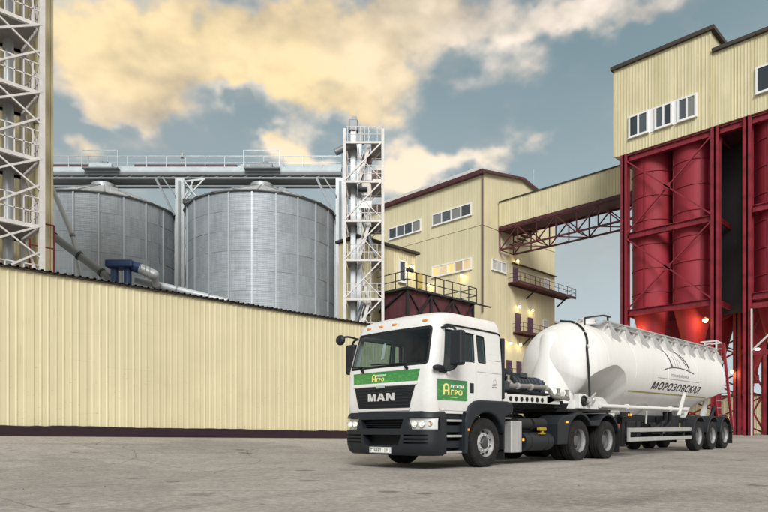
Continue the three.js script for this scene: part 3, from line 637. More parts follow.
{ // small piece of a farther building beyond the balconies
  const t = thing('far_outbuilding', 'small cream outbuilding peeking out beyond the balconies above the tank', 'building', [96, 0, -60]);
  part('wall', bx(-6, 9, 0, 20.2, -8, 0), M.creamB, t);
  part('roof', [flat([[-6.4, 20.2], [9.4, 20.2], [9.4, 20.5], [-6.4, 21.4]], 8.6).translate(0, 0, -8.3)], M.roofing, t);
  part('verge', bx(-6.4, 9.4, 19.9, 20.25, .31, .38), M.fascia, t);
}
{ // maroon bunker with a railed deck
  const t = thing('maroon_bunker', 'dark maroon steel bunker with black cross bracing and railed deck above the cab', 'bunker', [33.76, 0, -31.4]);
  const X = 7.8, H = 11.05;
  part('panel', [bx(.03, X, 3, H - .1, -6, -.04)], M.maroon, t);
  for (const x of [0, 2.6, 5.2, X]) part('post', bx(x - .1, x + .1, 0, H, -.06, .12), M.blackSteel, t);
  for (const z of [-3, -6]) part('post', bx(-.1, .1, 0, H, z - .1, z + .1), M.blackSteel, t);
  for (const y of [3.1, 7.9]) part('beam', [bx(-.1, X, y, y + .2, -.03, .1), bx(-.09, .1, y + .003, y + .197, -6, -.031)], M.blackSteel, t);
  for (const [x0, x1] of [[0, 2.6], [2.6, 5.2], [5.2, X]]) { part('cross_brace', bar([x0, 8.1, .09], [x1, H - .1, .09], .12, .12), M.blackSteel, t); part('cross_brace', bar([x1, 8.1, .06], [x0, H - .1, .06], .1, .1), M.blackSteel, t); }
  part('cross_brace', bar([-.08, 8.1, -6], [-.08, H - .1, -.1], .12), M.blackSteel, t);
  part('deck', bx(-.3, X + .25, H - .1, H + .05, -6.2, .3), M.girder, t);
  const y = H + .05, r = [];
  for (const h of [.55, 1.15]) r.push(bar([-.25, y + h, .25], [X + .2, y + h, .25], .055), bar([-.25, y + h, .25], [-.25, y + h, -6], .055), bar([X + .2, y + h, .25], [X + .2, y + h, -6], .055));
  part('hand_rail', r, M.blackSteel, t);
  for (let k = 0; k <= 8; k++) part('rail_post', bx(-.28 + k * (X + .45) / 8, -.22 + k * (X + .45) / 8, y, y + 1.15, .22, .28), M.blackSteel, t);
  for (let k = 1; k <= 5; k++) part('rail_post', bx(-.28, -.22, y, y + 1.15, .25 - k * 1.2, .31 - k * 1.2), M.blackSteel, t);
  part('pipe_end', [bar([X + .2, y - .1, .2], [X + 2.2, y - .1, .2], .1)], M.blackSteel, t);
  part('fan', [rod([-.3, y + 1.2, .3], [.25, y + 1.2, .3], .15, 14)], M.girder, t);
}
{ // cream annex on the bunker deck
  const t = thing('cream_annex', 'small cream annex with sloping dark roof edge behind the bunker rail', 'building', [31.4, 0, -34.2]);
  const X = 6.35;
  part('wall', bx(0, X - .05, 0, 14.75, -2, -.05), M.cream, t);
  clad(t, 'near', [0, 9, 0], X, 5.8, { pitch: .27, sheet: 1.35 });
  part('roof', [bx(-.2, X + .25, 14.8, 14.98, -2.2, .3)], M.roofEdge, t);
  const w = windowUnit(t, 'near', 4.3, 5.1, 12.3, 14, .04, 1, M.darkGlass, M.frameWhite, .1);
}
wallLamp('lit lamp beside the dark window of the small cream annex', [36.95, 13.6, -34.14], [0, 1], .13, warm, 1.0);

// ------------------------------------------------------------------ conveyor gallery on trusses
{
  const t = thing('conveyor_gallery', 'cream covered conveyor gallery on maroon truss joining building and red tower', 'gallery', [68.6, 0, -47.6]);
  const L = 21.5, y0 = 27.05, y1 = 30.15;
  part('gallery_core', [bx(.05, 3.4, y0, y1, .05, L)], M.cream, t);
  clad(t, 'front', [0, y0, 0], L, y1 - y0, { pitch: .36, rib: .1, depth: .03, sheet: 1.8 });
  part('roof', [bx(-.15, 3.6, y1, y1 + .12, 0, L)], M.roofEdge, t);
  part('floor', [bx(-.05, 3.5, y0 - .45, y0 - .02, 0, L)], M.fascia, t);
  for (const x of [.1, 3.2]) {
    const lo = y0 - 3.0, n = 8, dz = L / n;
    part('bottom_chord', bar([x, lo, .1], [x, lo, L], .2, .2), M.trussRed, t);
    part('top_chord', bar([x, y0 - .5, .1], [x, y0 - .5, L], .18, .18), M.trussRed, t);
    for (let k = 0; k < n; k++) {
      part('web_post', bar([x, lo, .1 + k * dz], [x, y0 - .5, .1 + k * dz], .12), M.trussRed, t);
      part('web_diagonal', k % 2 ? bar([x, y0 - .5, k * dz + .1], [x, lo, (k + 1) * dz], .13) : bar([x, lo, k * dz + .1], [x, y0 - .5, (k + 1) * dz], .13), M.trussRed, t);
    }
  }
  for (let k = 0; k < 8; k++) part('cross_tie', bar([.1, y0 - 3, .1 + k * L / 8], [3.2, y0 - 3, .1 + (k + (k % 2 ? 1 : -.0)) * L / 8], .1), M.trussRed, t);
  const st = []; for (let i = 0; i < 7; i++) st.push(bx(.6, 2.2, y0 - 2.7 + i * .25, y0 - 2.62 + i * .25, .6 + i * .55, 1.2 + i * .55));
  part('access_step', st, M.fascia, t);
}

// ------------------------------------------------------------------ red steel tower carrying cream hoppers' house
{
  const t = thing('silo_tower', 'cream clad hopper house on tall red steel columns with cross bracing', 'tower', [60, 0, -28.1]);
  // local: x away, z toward the right (q = 28.1 - z)
  const W = 8.9, P = 17, y0 = 27.45, y1 = 36.0, y2 = 34.0, W2 = 24;
  part('house_core', [bx(.06, P, y0, y1 - .05, .05, W - .05)], M.cream, t);
  clad(t, 'front', [0, y0, 0], W, y1 - y0, { pitch: .27, rib: .09, depth: .035, sheet: 1.5 });
  part('house_core', [bx(.12, P, y0 + .06, y2 - .05, W + .02, W2)], M.cream, t);
  clad(t, 'front', [.06, y0 + .05, W], W2 - W, y2 - y0 - .05, { pitch: .27, rib: .09, depth: .035, sheet: 1.5 });
  part('corner_trim', [bx(-.05, .05, y0, y1, -.05, .06)], M.cream, t); part('corner_trim', [bx(-.06, .09, y0, y2 + .1, W - .06, W + .06)], M.cream, t);
  part('roof', [bx(-.3, P + .3, y1 - .04, y1 + .3, -.25, W + .3)], M.roofEdge, t);
  part('roof', [bx(-.25, P + .3, y2 - .04, y2 + .26, W + .1, W2)], M.roofEdge, t);
  // window band of three double casements in white panels
  const band = part('window_band', [bx(-.06, -.036, 28.75, 30.95, 1.45, 7.75)], M.frameWhite, t);
  for (const [a, b] of [[1.5, 3.4], [4.0, 5.6], [6.05, 7.7]]) windowUnit(t, 'front', a, b, 28.8, 30.9, -.06, 2, a < 2 ? [M.darkGlass, M.greyGlass] : a < 5 ? [M.greyGlass, M.darkGlass] : [M.greyGlass, M.blindGlass], M.frameWhite, .16);
  windowUnit(t, 'front', 12.4, 15.5, 29, 31.25, .0, 2, [M.darkGlass], M.frameWhite, .15);
  // frame
  const zc = [1.0, 9.2, 11.75, 19.5], rows = [.25, 6.4, 15.8];
  for (const x of rows) for (const z of zc) part('column', [bx(x - .34, x + .34, 0, y0 - .02, z - .07, z + .07), bx(x - .34, x - .26, 0, y0 - .02, z - .34, z + .34), bx(x + .26, x + .34, 0, y0 - .02, z - .34, z + .34)], M.redSteel, t);
  for (const x of rows) for (const y of [27.0, 19.5, 12.1]) for (let k = 0; k < 3; k++) { if (k === 1 && y < 20) continue; part('beam', [bx(x - .22, x + .22, y - .3, y - .24, zc[k] + .35, zc[k + 1] - .35), bx(x - .05, x + .05, y - .24, y + .24, zc[k] + .35, zc[k + 1] - .35), bx(x - .22, x + .22, y + .24, y + .3, zc[k] + .35, zc[k + 1] - .35)], M.redSteel, t); }
  for (const z of zc) for (const y of [27.0, 19.5, 12.1]) for (const [a, b] of [[rows[0], rows[1]], [rows[1], rows[2]]]) part('beam', [bx(a + .35, b - .35, y - .25, y + .25, z - .08, z + .08)], M.redSteel, t);
  for (const [ya, yb] of [[19.8, 26.7], [12.4, 19.2]]) { part('brace', bar([.0, ya, 1.3], [.0, yb, 8.9], .12), M.redSteel, t); part('brace', bar([-.1, yb, 1.3], [-.1, ya, 8.9], .12), M.redSteel, t); part('gusset', bx(-.16, -.1, (ya + yb) / 2 - .3, (ya + yb) / 2 + .3, 4.8, 5.4), M.redSteel, t); }
  // lower lattice in the back rows and the narrow bays
  for (const x of [rows[1], rows[2]]) for (let k = 0; k < 3; k++) for (const [ya, yb] of [[.5, 4.3], [4.3, 8.1], [8.1, 11.9]]) { part('brace', bar([x, ya, zc[k] + .3], [x, yb, zc[k + 1] - .3], .15), M.redSteel, t); part('brace', bar([x + .1, yb, zc[k] + .3], [x + .1, ya, zc[k + 1] - .3], .15), M.redSteel, t); }
  for (const y of [7.3, 11.3]) part('beam', [bx(.1, .4, y - .2, y + .2, zc[2] + .35, zc[3])], M.redSteel, t);
  part('brace', bar([.2, 7.5, zc[2] + .3], [.2, 11.1, zc[2] + 4], .14), M.whiteSteel, t);
  part('conduit', [rod([-.15, .3, zc[2] + .36], [-.15, 11, zc[2] + .36], .08, 8)], M.whiteSteel, t);
  part('added_dark_panel', [bx(4.1, 4.2, 11.5, 27, 8.2, 12.6)], M.blackSteel, t);  // black sheet added to stand for the deep shade between the columns
  part('dark_floor', [bx(.4, P, y0 - .4, y0 - .02, .4, W2)], M.fascia, t);
}
const drum = lathe([[.0, 28.5], [1.78, 28.5], [1.78, 12.3]], 40);
const funnel = lathe([[1.77, 12.32], [.34, 6.6], [.3, 6.0], [0, 6.0]], 40);
const hoops = [13.9, 16.2, 18.5, 20.8, 23.1, 25.4].map((y) => clean(new THREE.TorusGeometry(1.8, .055, 6, 40).rotateX(Math.PI / 2).translate(0, y, 0)));
let drumNo = 0;
for (const [x, q, label] of [[62.3, 25.35, 'round red hopper bin nearest the conveyor gallery, in front row'], [62.3, 21.5, 'round red hopper bin beside the thick corner column, in front row'], [62.3, 14.6, 'round red hopper bin cut off by the photo edge'],
  [69, 25.35, 'red hopper bin in shade behind the bin nearest the gallery'], [69, 21.5, 'red hopper bin in shade behind the corner column'], [69, 18.2, 'red hopper bin in shade deep between the column rows'], [69, 14.6, 'red hopper bin in shade behind the bin at photo edge'], [73.5, 19.8, 'red hopper bin farthest back in the shade under the house']]) {
  const t = thing('hopper_bin', label, 'hopper bin', [x, 0, -q], drumNo++ * .7, 'red hopper bins under the cream house');
  part('shell', drum, M.red, t); part('cone', funnel, M.red, t);
  for (const h of hoops) part('hoop', h, M.redSteel, t);
  part('seam', [bx(-.06, .06, 12.4, 28.4, 1.77, 1.83), bx(-.06, .06, 12.4, 28.4, -1.83, -1.77), bx(1.77, 1.83, 12.4, 28.4, -.06, .06), bx(-1.83, -1.77, 12.4, 28.4, -.06, .06)], M.redSteel, t);
  part('outlet', [rod([0, 5.3, 0], [0, 6.1, 0], .42, 14)], M.redSteel, t);
}
const orange = col(1, .55, .14);
wallLamp('orange lamp glowing under the red hopper bins by the corner column', [60.5, 10.5, -19.75], [-1, 0], .24, orange, 10, 'orange lamps under the red hopper bins');
wallLamp('orange lamp under the red bin nearest the gallery, mostly hidden', [60.6, 10.1, -27.0], [0, 1], .2, orange, 8, 'orange lamps under the red hopper bins');
wallLamp('warm white lamp low on the red steelwork behind the trailer ladder', [63.8, 7.9, -16.5], [-1, 0], .22, col(1, .75, .4), 6, 'lamps low on the red steelwork');
wallLamp('small yellow lamp low between red columns behind the trailer ladder', [66, 6.2, -19.2], [-1, 0], .16, col(1, .66, .25), 2.5, 'lamps low on the red steelwork');

{ // boundary wall far right
  const t = thing('boundary_wall', 'distant cream boundary wall beyond the red steel columns', 'wall', [92, 0, -45]);
  part('wall', bx(.1, .4, 0, 5.2, 0, 52), M.creamB, t);
  clad(t, 'front', [.05, .3, 0], 52, 4.9, { pitch: .5, rib: .15, depth: .05, sheet: 3.5, mats: creamsB });
  part('coping', bx(-.1, .55, 5.2, 5.4, 0, 52), M.roofEdge, t);
}

// ------------------------------------------------------------------ the truck: x runs from the front bumper backwards, z toward the viewer's side
const paint = new THREE.MeshPhysicalMaterial({ color: col(.80, .80, .79), roughness: .32, clearcoat: .6, clearcoatRoughness: .18, map: scaled(texClean, .3) });
const tankPaint = new THREE.MeshPhysicalMaterial({ color: col(.79, .79, .785), roughness: .46, clearcoat: .15, clearcoatRoughness: .3, map: scaled(texTank, .45) });
const plastic = mat([.0105, .0145, .021], { roughness: .55, map: scaled(texDust, .8), bumpMap: scaled(texGrain, 2), bumpScale: .001 });
const plasticDeep = mat([.0055, .006, .008], { roughness: .7 });
const rubber = mat([.017, .017, .0175], { roughness: .88, map: scaled(texTyre, 2), bumpMap: scaled(texGrain, 3), bumpScale: .003 });
const chassisM = mat([.013, .013, .016], { roughness: .7, map: scaled(texDust, 1) });
const alloy = mat([.6, .6, .61], { roughness: .42, metalness: .6, map: scaled(texDust, .9) });
const rimRing = mat([.5, .5, .51], { roughness: .42, metalness: .5, map: scaled(texDust, 1.2) });
const alu = mat([.58, .58, .58], { roughness: .42, metalness: .4, map: scaled(texSteel, .8) });
const chrome = mat([.8, .8, .82], { roughness: .12, metalness: 1 });
const lampSilver = mat([.72, .72, .70], { roughness: .45, metalness: .25 });
const silver = mat([.78, .78, .78], { roughness: .3, metalness: .4 });
const glass = new THREE.MeshPhysicalMaterial({ color: col(.62, .70, .70), roughness: .02, transmission: 1, thickness: 0, ior: 1.5, clearcoat: 1, clearcoatRoughness: .01 });
const clearGlass = new THREE.MeshPhysicalMaterial({ color: col(.97, .97, .97), roughness: .12, transmission: 1, thickness: 0, ior: 1.45 });
const trimCloth = mat([.06, .06, .065], { roughness: .9 });
const amber = mat([.75, .25, .02], { roughness: .3, emissive: col(1, .42, .05), emissiveIntensity: .55 });
const amberOff = mat([.8, .3, .06], { roughness: .3 });
const headGlow = mat([1, .97, .88], { emissive: col(1, .94, .78), emissiveIntensity: .45 });

function knots(xs, ys) {   // smooth curve through knots
  const n = xs.length, m = xs.map((_, i) => i === 0 ? (ys[1] - ys[0]) / (xs[1] - xs[0]) : i === n - 1 ? (ys[n - 1] - ys[n - 2]) / (xs[n - 1] - xs[n - 2]) : (() => { const a = (ys[i] - ys[i - 1]) / (xs[i] - xs[i - 1]), b = (ys[i + 1] - ys[i]) / (xs[i + 1] - xs[i]); return a * b <= 0 ? 0 : 2 * a * b / (a + b); })());
  return (x) => {
    if (x <= xs[0]) return ys[0]; if (x >= xs[n - 1]) return ys[n - 1];
    let i = 0; while (x > xs[i + 1]) i++;
    const h = xs[i + 1] - xs[i], t = (x - xs[i]) / h, t2 = t * t, t3 = t2 * t;
    return ys[i] * (2 * t3 - 3 * t2 + 1) + m[i] * h * (t3 - 2 * t2 + t) + ys[i + 1] * (3 * t2 - 2 * t3) + m[i + 1] * h * (t3 - t2);
  };
}
// a shell described by rounded plan outlines at each height
function hull(ys, front, rear, hw, rf, rr, bow) {
  const F = knots(ys, front), B = knots(ys, rear), H = knots(ys, hw), Rf = knots(ys, rf);
  const frontAt = (w, y) => { const h = H(y), r = Rf(y), a = h - r, v = Math.min(Math.abs(w), h - 1e-4), bw = bow * (Math.min(v, a) / a) ** 2; return F(y) + bw + (v > a ? r - Math.sqrt(Math.max(0, r * r - (v - a) ** 2)) : 0); };
  const outline = (y, inset) => {
    const h = H(y) - inset, r = Math.max(.03, Rf(y) - inset), a = h - r, f = F(y) + inset, b = B(y) - inset, q = Math.max(.02, rr - inset), pts = [];
    for (let k = 0; k <= 16; k++) { const w = mix(-a, a, k / 16); pts.push([f + bow * (w / a) ** 2, w]); }
    for (let k = 1; k <= 10; k++) { const th = k / 10 * Math.PI / 2; pts.push([f + bow + r - r * Math.cos(th), a + r * Math.sin(th)]); }
    for (let k = 1; k <= 8; k++) pts.push([mix(f + bow + r, b - q, k / 8), h]);
    for (let k = 1; k <= 6; k++) { const th = k / 6 * Math.PI / 2; pts.push([b - q + q * Math.sin(th), h - q + q * Math.cos(th)]); }
    for (let k = 1; k <= 10; k++) pts.push([b, mix(h - q, -(h - q), k / 10)]);
    for (let k = 1; k <= 6; k++) { const th = k / 6 * Math.PI / 2; pts.push([b - q + q * Math.cos(th), -(h - q) - q * Math.sin(th)]); }
    for (let k = 1; k <= 8; k++) pts.push([mix(b - q, f + bow + r, k / 8), -h]);
    for (let k = 1; k < 10; k++) { const th = (1 - k / 10) * Math.PI / 2; pts.push([f + bow + r - r * Math.cos(th), -a - r * Math.sin(th)]); }
    return pts;
  };
  const solid = (inset = 0, y0 = ys[0], y1 = ys[ys.length - 1], n = 34) => {
    const pos = [], idx = []; let m = 0;
    for (let k = 0; k <= n; k++) { const y = mix(y0, y1, k / n), o = outline(y, inset); m = o.length; for (const [s, w] of o) pos.push(s, y, w); }
    for (let k = 0; k < n; k++) for (let i = 0; i < m; i++) { const a = k * m + i, b = k * m + (i + 1) % m, c = a + m, d = b + m; idx.push(a, b, c, b, d, c); }
    for (const [k, up] of [[0, false], [n, true]]) { const o = outline(mix(y0, y1, k / n), inset), cx = o.reduce((s, p) => s + p[0], 0) / m, id = pos.length / 3; pos.push(cx, mix(y0, y1, k / n), 0); for (let i = 0; i < m; i++) { const a = k * m + i, b = k * m + (i + 1) % m; up ? idx.push(a, b, id) : idx.push(b, a, id); } }
    const g = new THREE.BufferGeometry(); g.setAttribute('position', new THREE.Float32BufferAttribute(pos, 3)); g.setIndex(idx); g.computeVertexNormals();
    // faces must point outward
    const test = g.attributes, c0 = V(test.position.getX(5 * m), test.position.getY(5 * m), test.position.getZ(5 * m)); if (test.normal.getX(5 * m + 8) > 0) { const ix = g.index.array; for (let i = 0; i < ix.length; i += 3) { const t = ix[i]; ix[i] = ix[i + 1]; ix[i + 1] = t; } g.computeVertexNormals(); }
    g.setAttribute('uv', new THREE.Float32BufferAttribute(Array.from({ length: pos.length / 3 }, (_, i) => [pos[3 * i] + pos[3 * i + 2], pos[3 * i + 1]]).flat(), 2));
    return g;
  };
  // a plate lying on the front: corners [w, y] top left, top right, bottom right, bottom left; stands out by off, thick
  const plate = (tl, tr, br, bl, off, thick, nu = 24, nv = 5) => {
    const pos = [], uv = [], idx = [], P = (i, j, d) => { const u = i / nu, v = j / nv, w = mix(mix(bl[0], br[0], u), mix(tl[0], tr[0], u), v), y = mix(mix(bl[1], br[1], u), mix(tl[1], tr[1], u), v); return [frontAt(w, y) - d, y, w]; };
    for (const d of [off, off - thick]) for (let j = 0; j <= nv; j++) for (let i = 0; i <= nu; i++) { pos.push(...P(i, j, d)); uv.push(i / nu, j / nv); }
    const n = (nu + 1) * (nv + 1), at = (i, j) => j * (nu + 1) + i;
    for (let j = 0; j < nv; j++) for (let i = 0; i < nu; i++) { idx.push(at(i, j), at(i + 1, j), at(i + 1, j + 1), at(i, j), at(i + 1, j + 1), at(i, j + 1)); if (thick) idx.push(n + at(i, j), n + at(i + 1, j + 1), n + at(i + 1, j), n + at(i, j), n + at(i, j + 1), n + at(i + 1, j + 1)); }
    if (thick) {
      const side = (a, b) => idx.push(a, n + a, b, b, n + a, n + b);
      for (let i = 0; i < nu; i++) { side(at(i + 1, 0), at(i, 0)); side(at(i, nv), at(i + 1, nv)); }
      for (let j = 0; j < nv; j++) { side(at(0, j), at(0, j + 1)); side(at(nu, j + 1), at(nu, j)); }
    }
    const g = new THREE.BufferGeometry(); g.setAttribute('position', new THREE.Float32BufferAttribute(pos, 3)); g.setAttribute('uv', new THREE.Float32BufferAttribute(uv, 2)); g.setIndex(idx);
    return toCreasedNormals(g, .6);
  };
  return { solid, plate, frontAt, H };
}
const csg = new Evaluator(); csg.attributes = ['position', 'normal', 'uv']; csg.useGroups = false;
const brush = (g) => { g = clean(g); const b = new Brush(g); b.updateMatrixWorld(); return b; };
const cut = (a, b) => csg.evaluate(a, b, SUBTRACTION), keep = (a, b) => csg.evaluate(a, b, INTERSECTION);
const sideShape = (pts, z0, z1) => flat(pts, z1 - z0).translate(0, 0, z0);
function frontShape(pts, x0, x1) { const g = flat(pts.map(([w, y]) => [-w, y]), x1 - x0); g.rotateY(Math.PI / 2); g.translate(x0, 0, 0); return g; }   // polygon in w, y pushed along x
// after the turn: shape x -> -z, so w = -(shape x) = z
function rounded(pts, r, n = 5) {   // polygon with rounded corners
  const out = [], N = pts.length;
  for (let i = 0; i < N; i++) {
    const p = pts[(i + N - 1) % N], c = pts[i], q = pts[(i + 1) % N], a = Math.hypot(p[0] - c[0], p[1] - c[1]), b = Math.hypot(q[0] - c[0], q[1] - c[1]), k = Math.min(r, a * .45, b * .45);
    const A = [c[0] + (p[0] - c[0]) / a * k, c[1] + (p[1] - c[1]) / a * k], B = [c[0] + (q[0] - c[0]) / b * k, c[1] + (q[1] - c[1]) / b * k];
    for (let t = 0; t <= n; t++) { const u = t / n; out.push([(1 - u) ** 2 * A[0] + 2 * u * (1 - u) * c[0] + u * u * B[0], (1 - u) ** 2 * A[1] + 2 * u * (1 - u) * c[1] + u * u * B[1]]); }
  }
  return out;
}
function printed(W, H, draw, clear) {
  const c = document.createElement('canvas'); c.width = W; c.height = H; const x = c.getContext('2d'); draw(x, W, H);
  const t = new THREE.CanvasTexture(c); t.colorSpace = THREE.SRGBColorSpace; t.anisotropy = 8; return t;
}

// wheels: centre at the origin, outer face toward +z
function wheelParts(kind) {
  const R = .505, w = .15;
  const tyre = lathe([[.285, -w], [.33, -w - .005], [.43, -w - .012], [.475, -w + .005], [.497, -w + .03], [R, -w + .05], [R, -.085], [R - .014, -.08], [R - .014, -.068], [R, -.063], [R, -.02], [R - .014, -.015], [R - .014, .005], [R, .01], [R, .058], [R - .014, .063], [R - .014, .075], [R, .08], [R, w - .05], [.497, w - .03], [.475, w - .005], [.43, w + .012], [.36, w + .008], [.345, w + .012], [.33, w + .005], [.285, w]], 56).rotateX(Math.PI / 2);
  const lug = []; for (let k = 0; k < 46; k++) { const b = bx(-.012, .012, R - .022, R - .004, w - .052, w - .012); b.rotateZ(k / 46 * Math.PI * 2); lug.push(b); }
  let rim, hub;
  if (kind === 'front') {
    rim = lathe([[.292, .155], [.285, .12], [.272, .10], [.262, .06], [.25, .05], [.225, .075], [.2, .1], [.16, .118], [.13, .12], [.13, .05], [0, .05]], 48).rotateX(Math.PI / 2);
    hub = [lathe([[.115, .04], [.115, .125], [.095, .15], [.06, .16], [0, .162]], 28).rotateX(Math.PI / 2)];
  } else {
    rim = lathe([[.292, .155], [.286, .12], [.275, .10], [.27, .055]], 48).rotateX(Math.PI / 2);
    hub = [lathe([[.2695, .056], [.262, .01], [.245, -.035], [.2, -.045], [.14, -.045], [.13, .04], [.115, .065], [.06, .075], [0, .076]], 32).rotateX(Math.PI / 2)];
  }
  const bolts = [], holes = [], zb = kind === 'front' ? .112 : -.05, zh = kind === 'front' ? .078 : -.045;
  for (let k = 0; k < 10; k++) { const th = (k + .5) / 10 * Math.PI * 2; bolts.push(rod([Math.cos(th) * .165, Math.sin(th) * .165, zb], [Math.cos(th) * .165, Math.sin(th) * .165, zb + .035], .015, 6)); }
  for (let k = 0; k < 10; k++) { const th = k / 10 * Math.PI * 2; const g = clean(new THREE.CylinderGeometry(.031, .031, .03, 14).rotateX(Math.PI / 2)); if (kind === 'front') g.rotateX(0); g.translate(Math.cos(th) * .223, Math.sin(th) * .223, zh); holes.push(g); }
  const back = clean(new THREE.CylinderGeometry(.29, .29, .02, 32).rotateX(Math.PI / 2).translate(0, 0, -w + .02));
  return { tyre: merge([tyre, ...lug, back]), rim, hub: merge(hub), bolts: merge(bolts), holes: merge(holes) };
}
const wheelKinds = { front: wheelParts('front'), rear: wheelParts('rear') };
const hubDark = mat([.06, .06, .065], { roughness: .5, map: scaled(texDust, 2) }), dishDark = mat([.11, .11, .112], { roughness: .6, map: scaled(texDust, 1.5) });
function wheel(parent, kind, x, y, z, side, turn, steel = alloy, k = 1) {
  const g = new THREE.Group(), p = wheelKinds[kind]; g.name = 'wheel'; g.position.set(x, y, z); g.rotation.set(0, side < 0 ? Math.PI : 0, 0); g.scale.setScalar(k); parent.add(g);
  const spin = (o) => { o.rotation.z = turn; return o; };
  spin(part('tyre', p.tyre, rubber, g)); spin(part('rim', p.rim, steel, g)); spin(part('hub', p.hub, kind === 'front' ? hubDark : dishDark, g)); spin(part('wheel_nuts', p.bolts, chrome, g)); spin(part('vent_holes', p.holes, plasticDeep, g));
  return g;
}

const tractor = thing('tractor_unit', 'white forward-control tractor unit with green name boards, dark bumper and fenders', 'truck', [8.95, 0, -8.95]);
{
  const T = tractor;
  // ---- cab shell
  const cab = hull([1.08, 1.35, 1.95, 2.08, 2.42, 2.74, 2.86, 2.97, 3.06, 3.12], [-.03, -.05, -.015, .02, .11, .20, .245, .31, .46, .85], [2.38, 2.38, 2.38, 2.38, 2.38, 2.38, 2.38, 2.37, 2.34, 2.22],
    [1.2, 1.21, 1.21, 1.205, 1.18, 1.15, 1.135, 1.105, 1.05, .86], [.24, .24, .24, .24, .24, .24, .25, .28, .32, .34], .1, .06);
  let body = cut(brush(cab.solid(0)), brush(cab.solid(.055, 1.16, 3.0)));
  const screen = rounded([[-1.09, 2.0], [1.09, 2.0], [1.03, 2.77], [-1.03, 2.77]], .09);
  body = cut(body, brush(frontShape(screen, -.5, .56)));
  const doorWin = rounded([[.36, 1.85], [.62, 1.93], [1.0, 2.12], [1.37, 2.13], [1.38, 2.70], [.50, 2.70]], .05), rearWin = rounded([[1.49, 2.12], [1.76, 2.13], [1.74, 2.68], [1.47, 2.68]], .06);
  const doorOutline = rounded([[.25, 1.13], [1.42, 1.13], [1.42, 2.77], [.46, 2.77], [.25, 1.95]], .06);
  const doors = [];
  for (const s of [1, -1]) {
    const z0 = s > 0 ? .9 : -1.5, z1 = s > 0 ? 1.5 : -.9;
    const shape = brush(sideShape(doorOutline, z0, z1));
    let d = keep(body, brush(sideShape(doorOutline.map(([x, y]) => [mix(.89, x, .985), mix(1.95, y, .992)]), z0, z1)));
    d = cut(d, brush(sideShape(doorWin, z0, z1)));
    body = cut(body, shape);
    body = cut(body, brush(sideShape(rearWin, z0, z1)));
    doors.push([s, d]);
  }
  // wheel arch and step recess cut out of the lower edge
  body = cut(body, brush(sideShape([[.9, .9], [2.6, .9], [2.6, 1.3], [1.25, 1.3], [1.0, 1.12]], -1.4, 1.4)));
  // pressed lines across the cab side behind the door
  for (let k = 0; k < 5; k++) { const y = 2.18 + k * .13; for (const z of [1.185, -1.235]) body = cut(body, brush(bx(1.86, 2.3, y, y + .022, z, z + .05))); }
  body = cut(body, brush(bx(1.45, 2.36, 1.93, 1.942, 1.19, 1.3)));
  const shell = part('cab_body', toCreasedNormals(body.geometry, .5), paint, T);
  for (const [s, d] of doors) {
    const dm = part('door', toCreasedNormals(d.geometry, .5), paint, T);
    part('door_handle', [rbx(1.2, 1.33, 1.5, 1.7, s * 1.185, s * 1.225, .015)], plastic, dm);
    const hwAt = (y) => cab.H(y) - .022;
    // side glass lies in the opening
    const pane = (pts, par) => { const g = flat(pts, .006); const p = g.attributes.position; for (let i = 0; i < p.count; i++) p.setZ(i, s * (hwAt(p.getY(i)) - p.getZ(i))); g.computeVertexNormals(); part('side_window', g, glass, par); };
    pane(doorWin, dm); pane(rearWin, shell);
    part('window_seal', [hose([...doorWin.filter((_, i) => i % 3 === 0), doorWin[0]].map(([x, y]) => [x, y, s * (hwAt(y) + .015)]), .016, 80, 5)], plasticDeep, dm);
    part('window_seal', [hose([...rearWin.filter((_, i) => i % 3 === 0), rearWin[0]].map(([x, y]) => [x, y, s * (hwAt(y) + .015)]), .014, 60, 5)], plasticDeep, shell);
    part('rain_gutter', [hose([[.46, 2.76, s * 1.155], [.6, 2.80, s * 1.15], [1.4, 2.805, s * 1.15], [2.2, 2.795, s * 1.15], [2.33, 2.75, s * 1.145]], .018, 40, 6)], plasticDeep, shell);
  }
  // black rear corner trim
  for (const s of [1, -1]) part('rear_corner_deflector', [rbx(2.385, 2.47, 1.42, 2.72, s * 1.06, s * 1.19, .03)], plastic, T);
  // windscreen: the surface of the shell, set back a little
  part('windscreen', cab.plate([-1.03, 2.76], [1.03, 2.76], [1.085, 2.01], [-1.085, 2.01], -.02, 0, 40, 10), glass, T);
  part('screen_frit', [cab.plate([-1.03, 2.765], [1.03, 2.765], [1.033, 2.715], [-1.033, 2.715], -.016, 0, 40, 1), cab.plate([-1.085, 2.055], [1.085, 2.055], [1.088, 2.005], [-1.088, 2.005], -.016, 0, 40, 1), cab.plate([-1.035, 2.74], [-.985, 2.74], [-1.03, 2.03], [-1.088, 2.03], -.015, 0, 3, 10), cab.plate([.985, 2.74], [1.035, 2.74], [1.088, 2.03], [1.03, 2.03], -.015, 0, 3, 10)], plasticDeep, T);
  for (const [w, L] of [[.62, -1.0], [-.6, -.42]]) {    // wipers resting along the lower edge
    const a = [cab.frontAt(w, 2.0) - .05, 1.99, w], pts = [0, .5, 1].map((f) => { const ww = w + L * f, yy = 2.05 + .035 * f; return [cab.frontAt(ww, yy) - .02, yy, ww]; });
    part('wiper', [hose([a, ...pts], .014, 20, 6), rod([a[0] + .05, 1.94, w], [a[0] - .02, 1.99, w], .03, 10)], plasticDeep, T);
  }
  // interior: dash, seats, wheel, rear wall
  const inside = part('dashboard', [rbx(.22, .70, 1.5, 1.98, -1.05, 1.05, .1), rbx(.35, .6, 1.95, 2.08, .1, .8, .05)], trimCloth, T);
  part('steering_wheel', clean(new THREE.TorusGeometry(.23, .02, 8, 28).rotateY(Math.PI / 2).rotateZ(.6).translate(.82, 2.02, .52)), plasticDeep, inside);
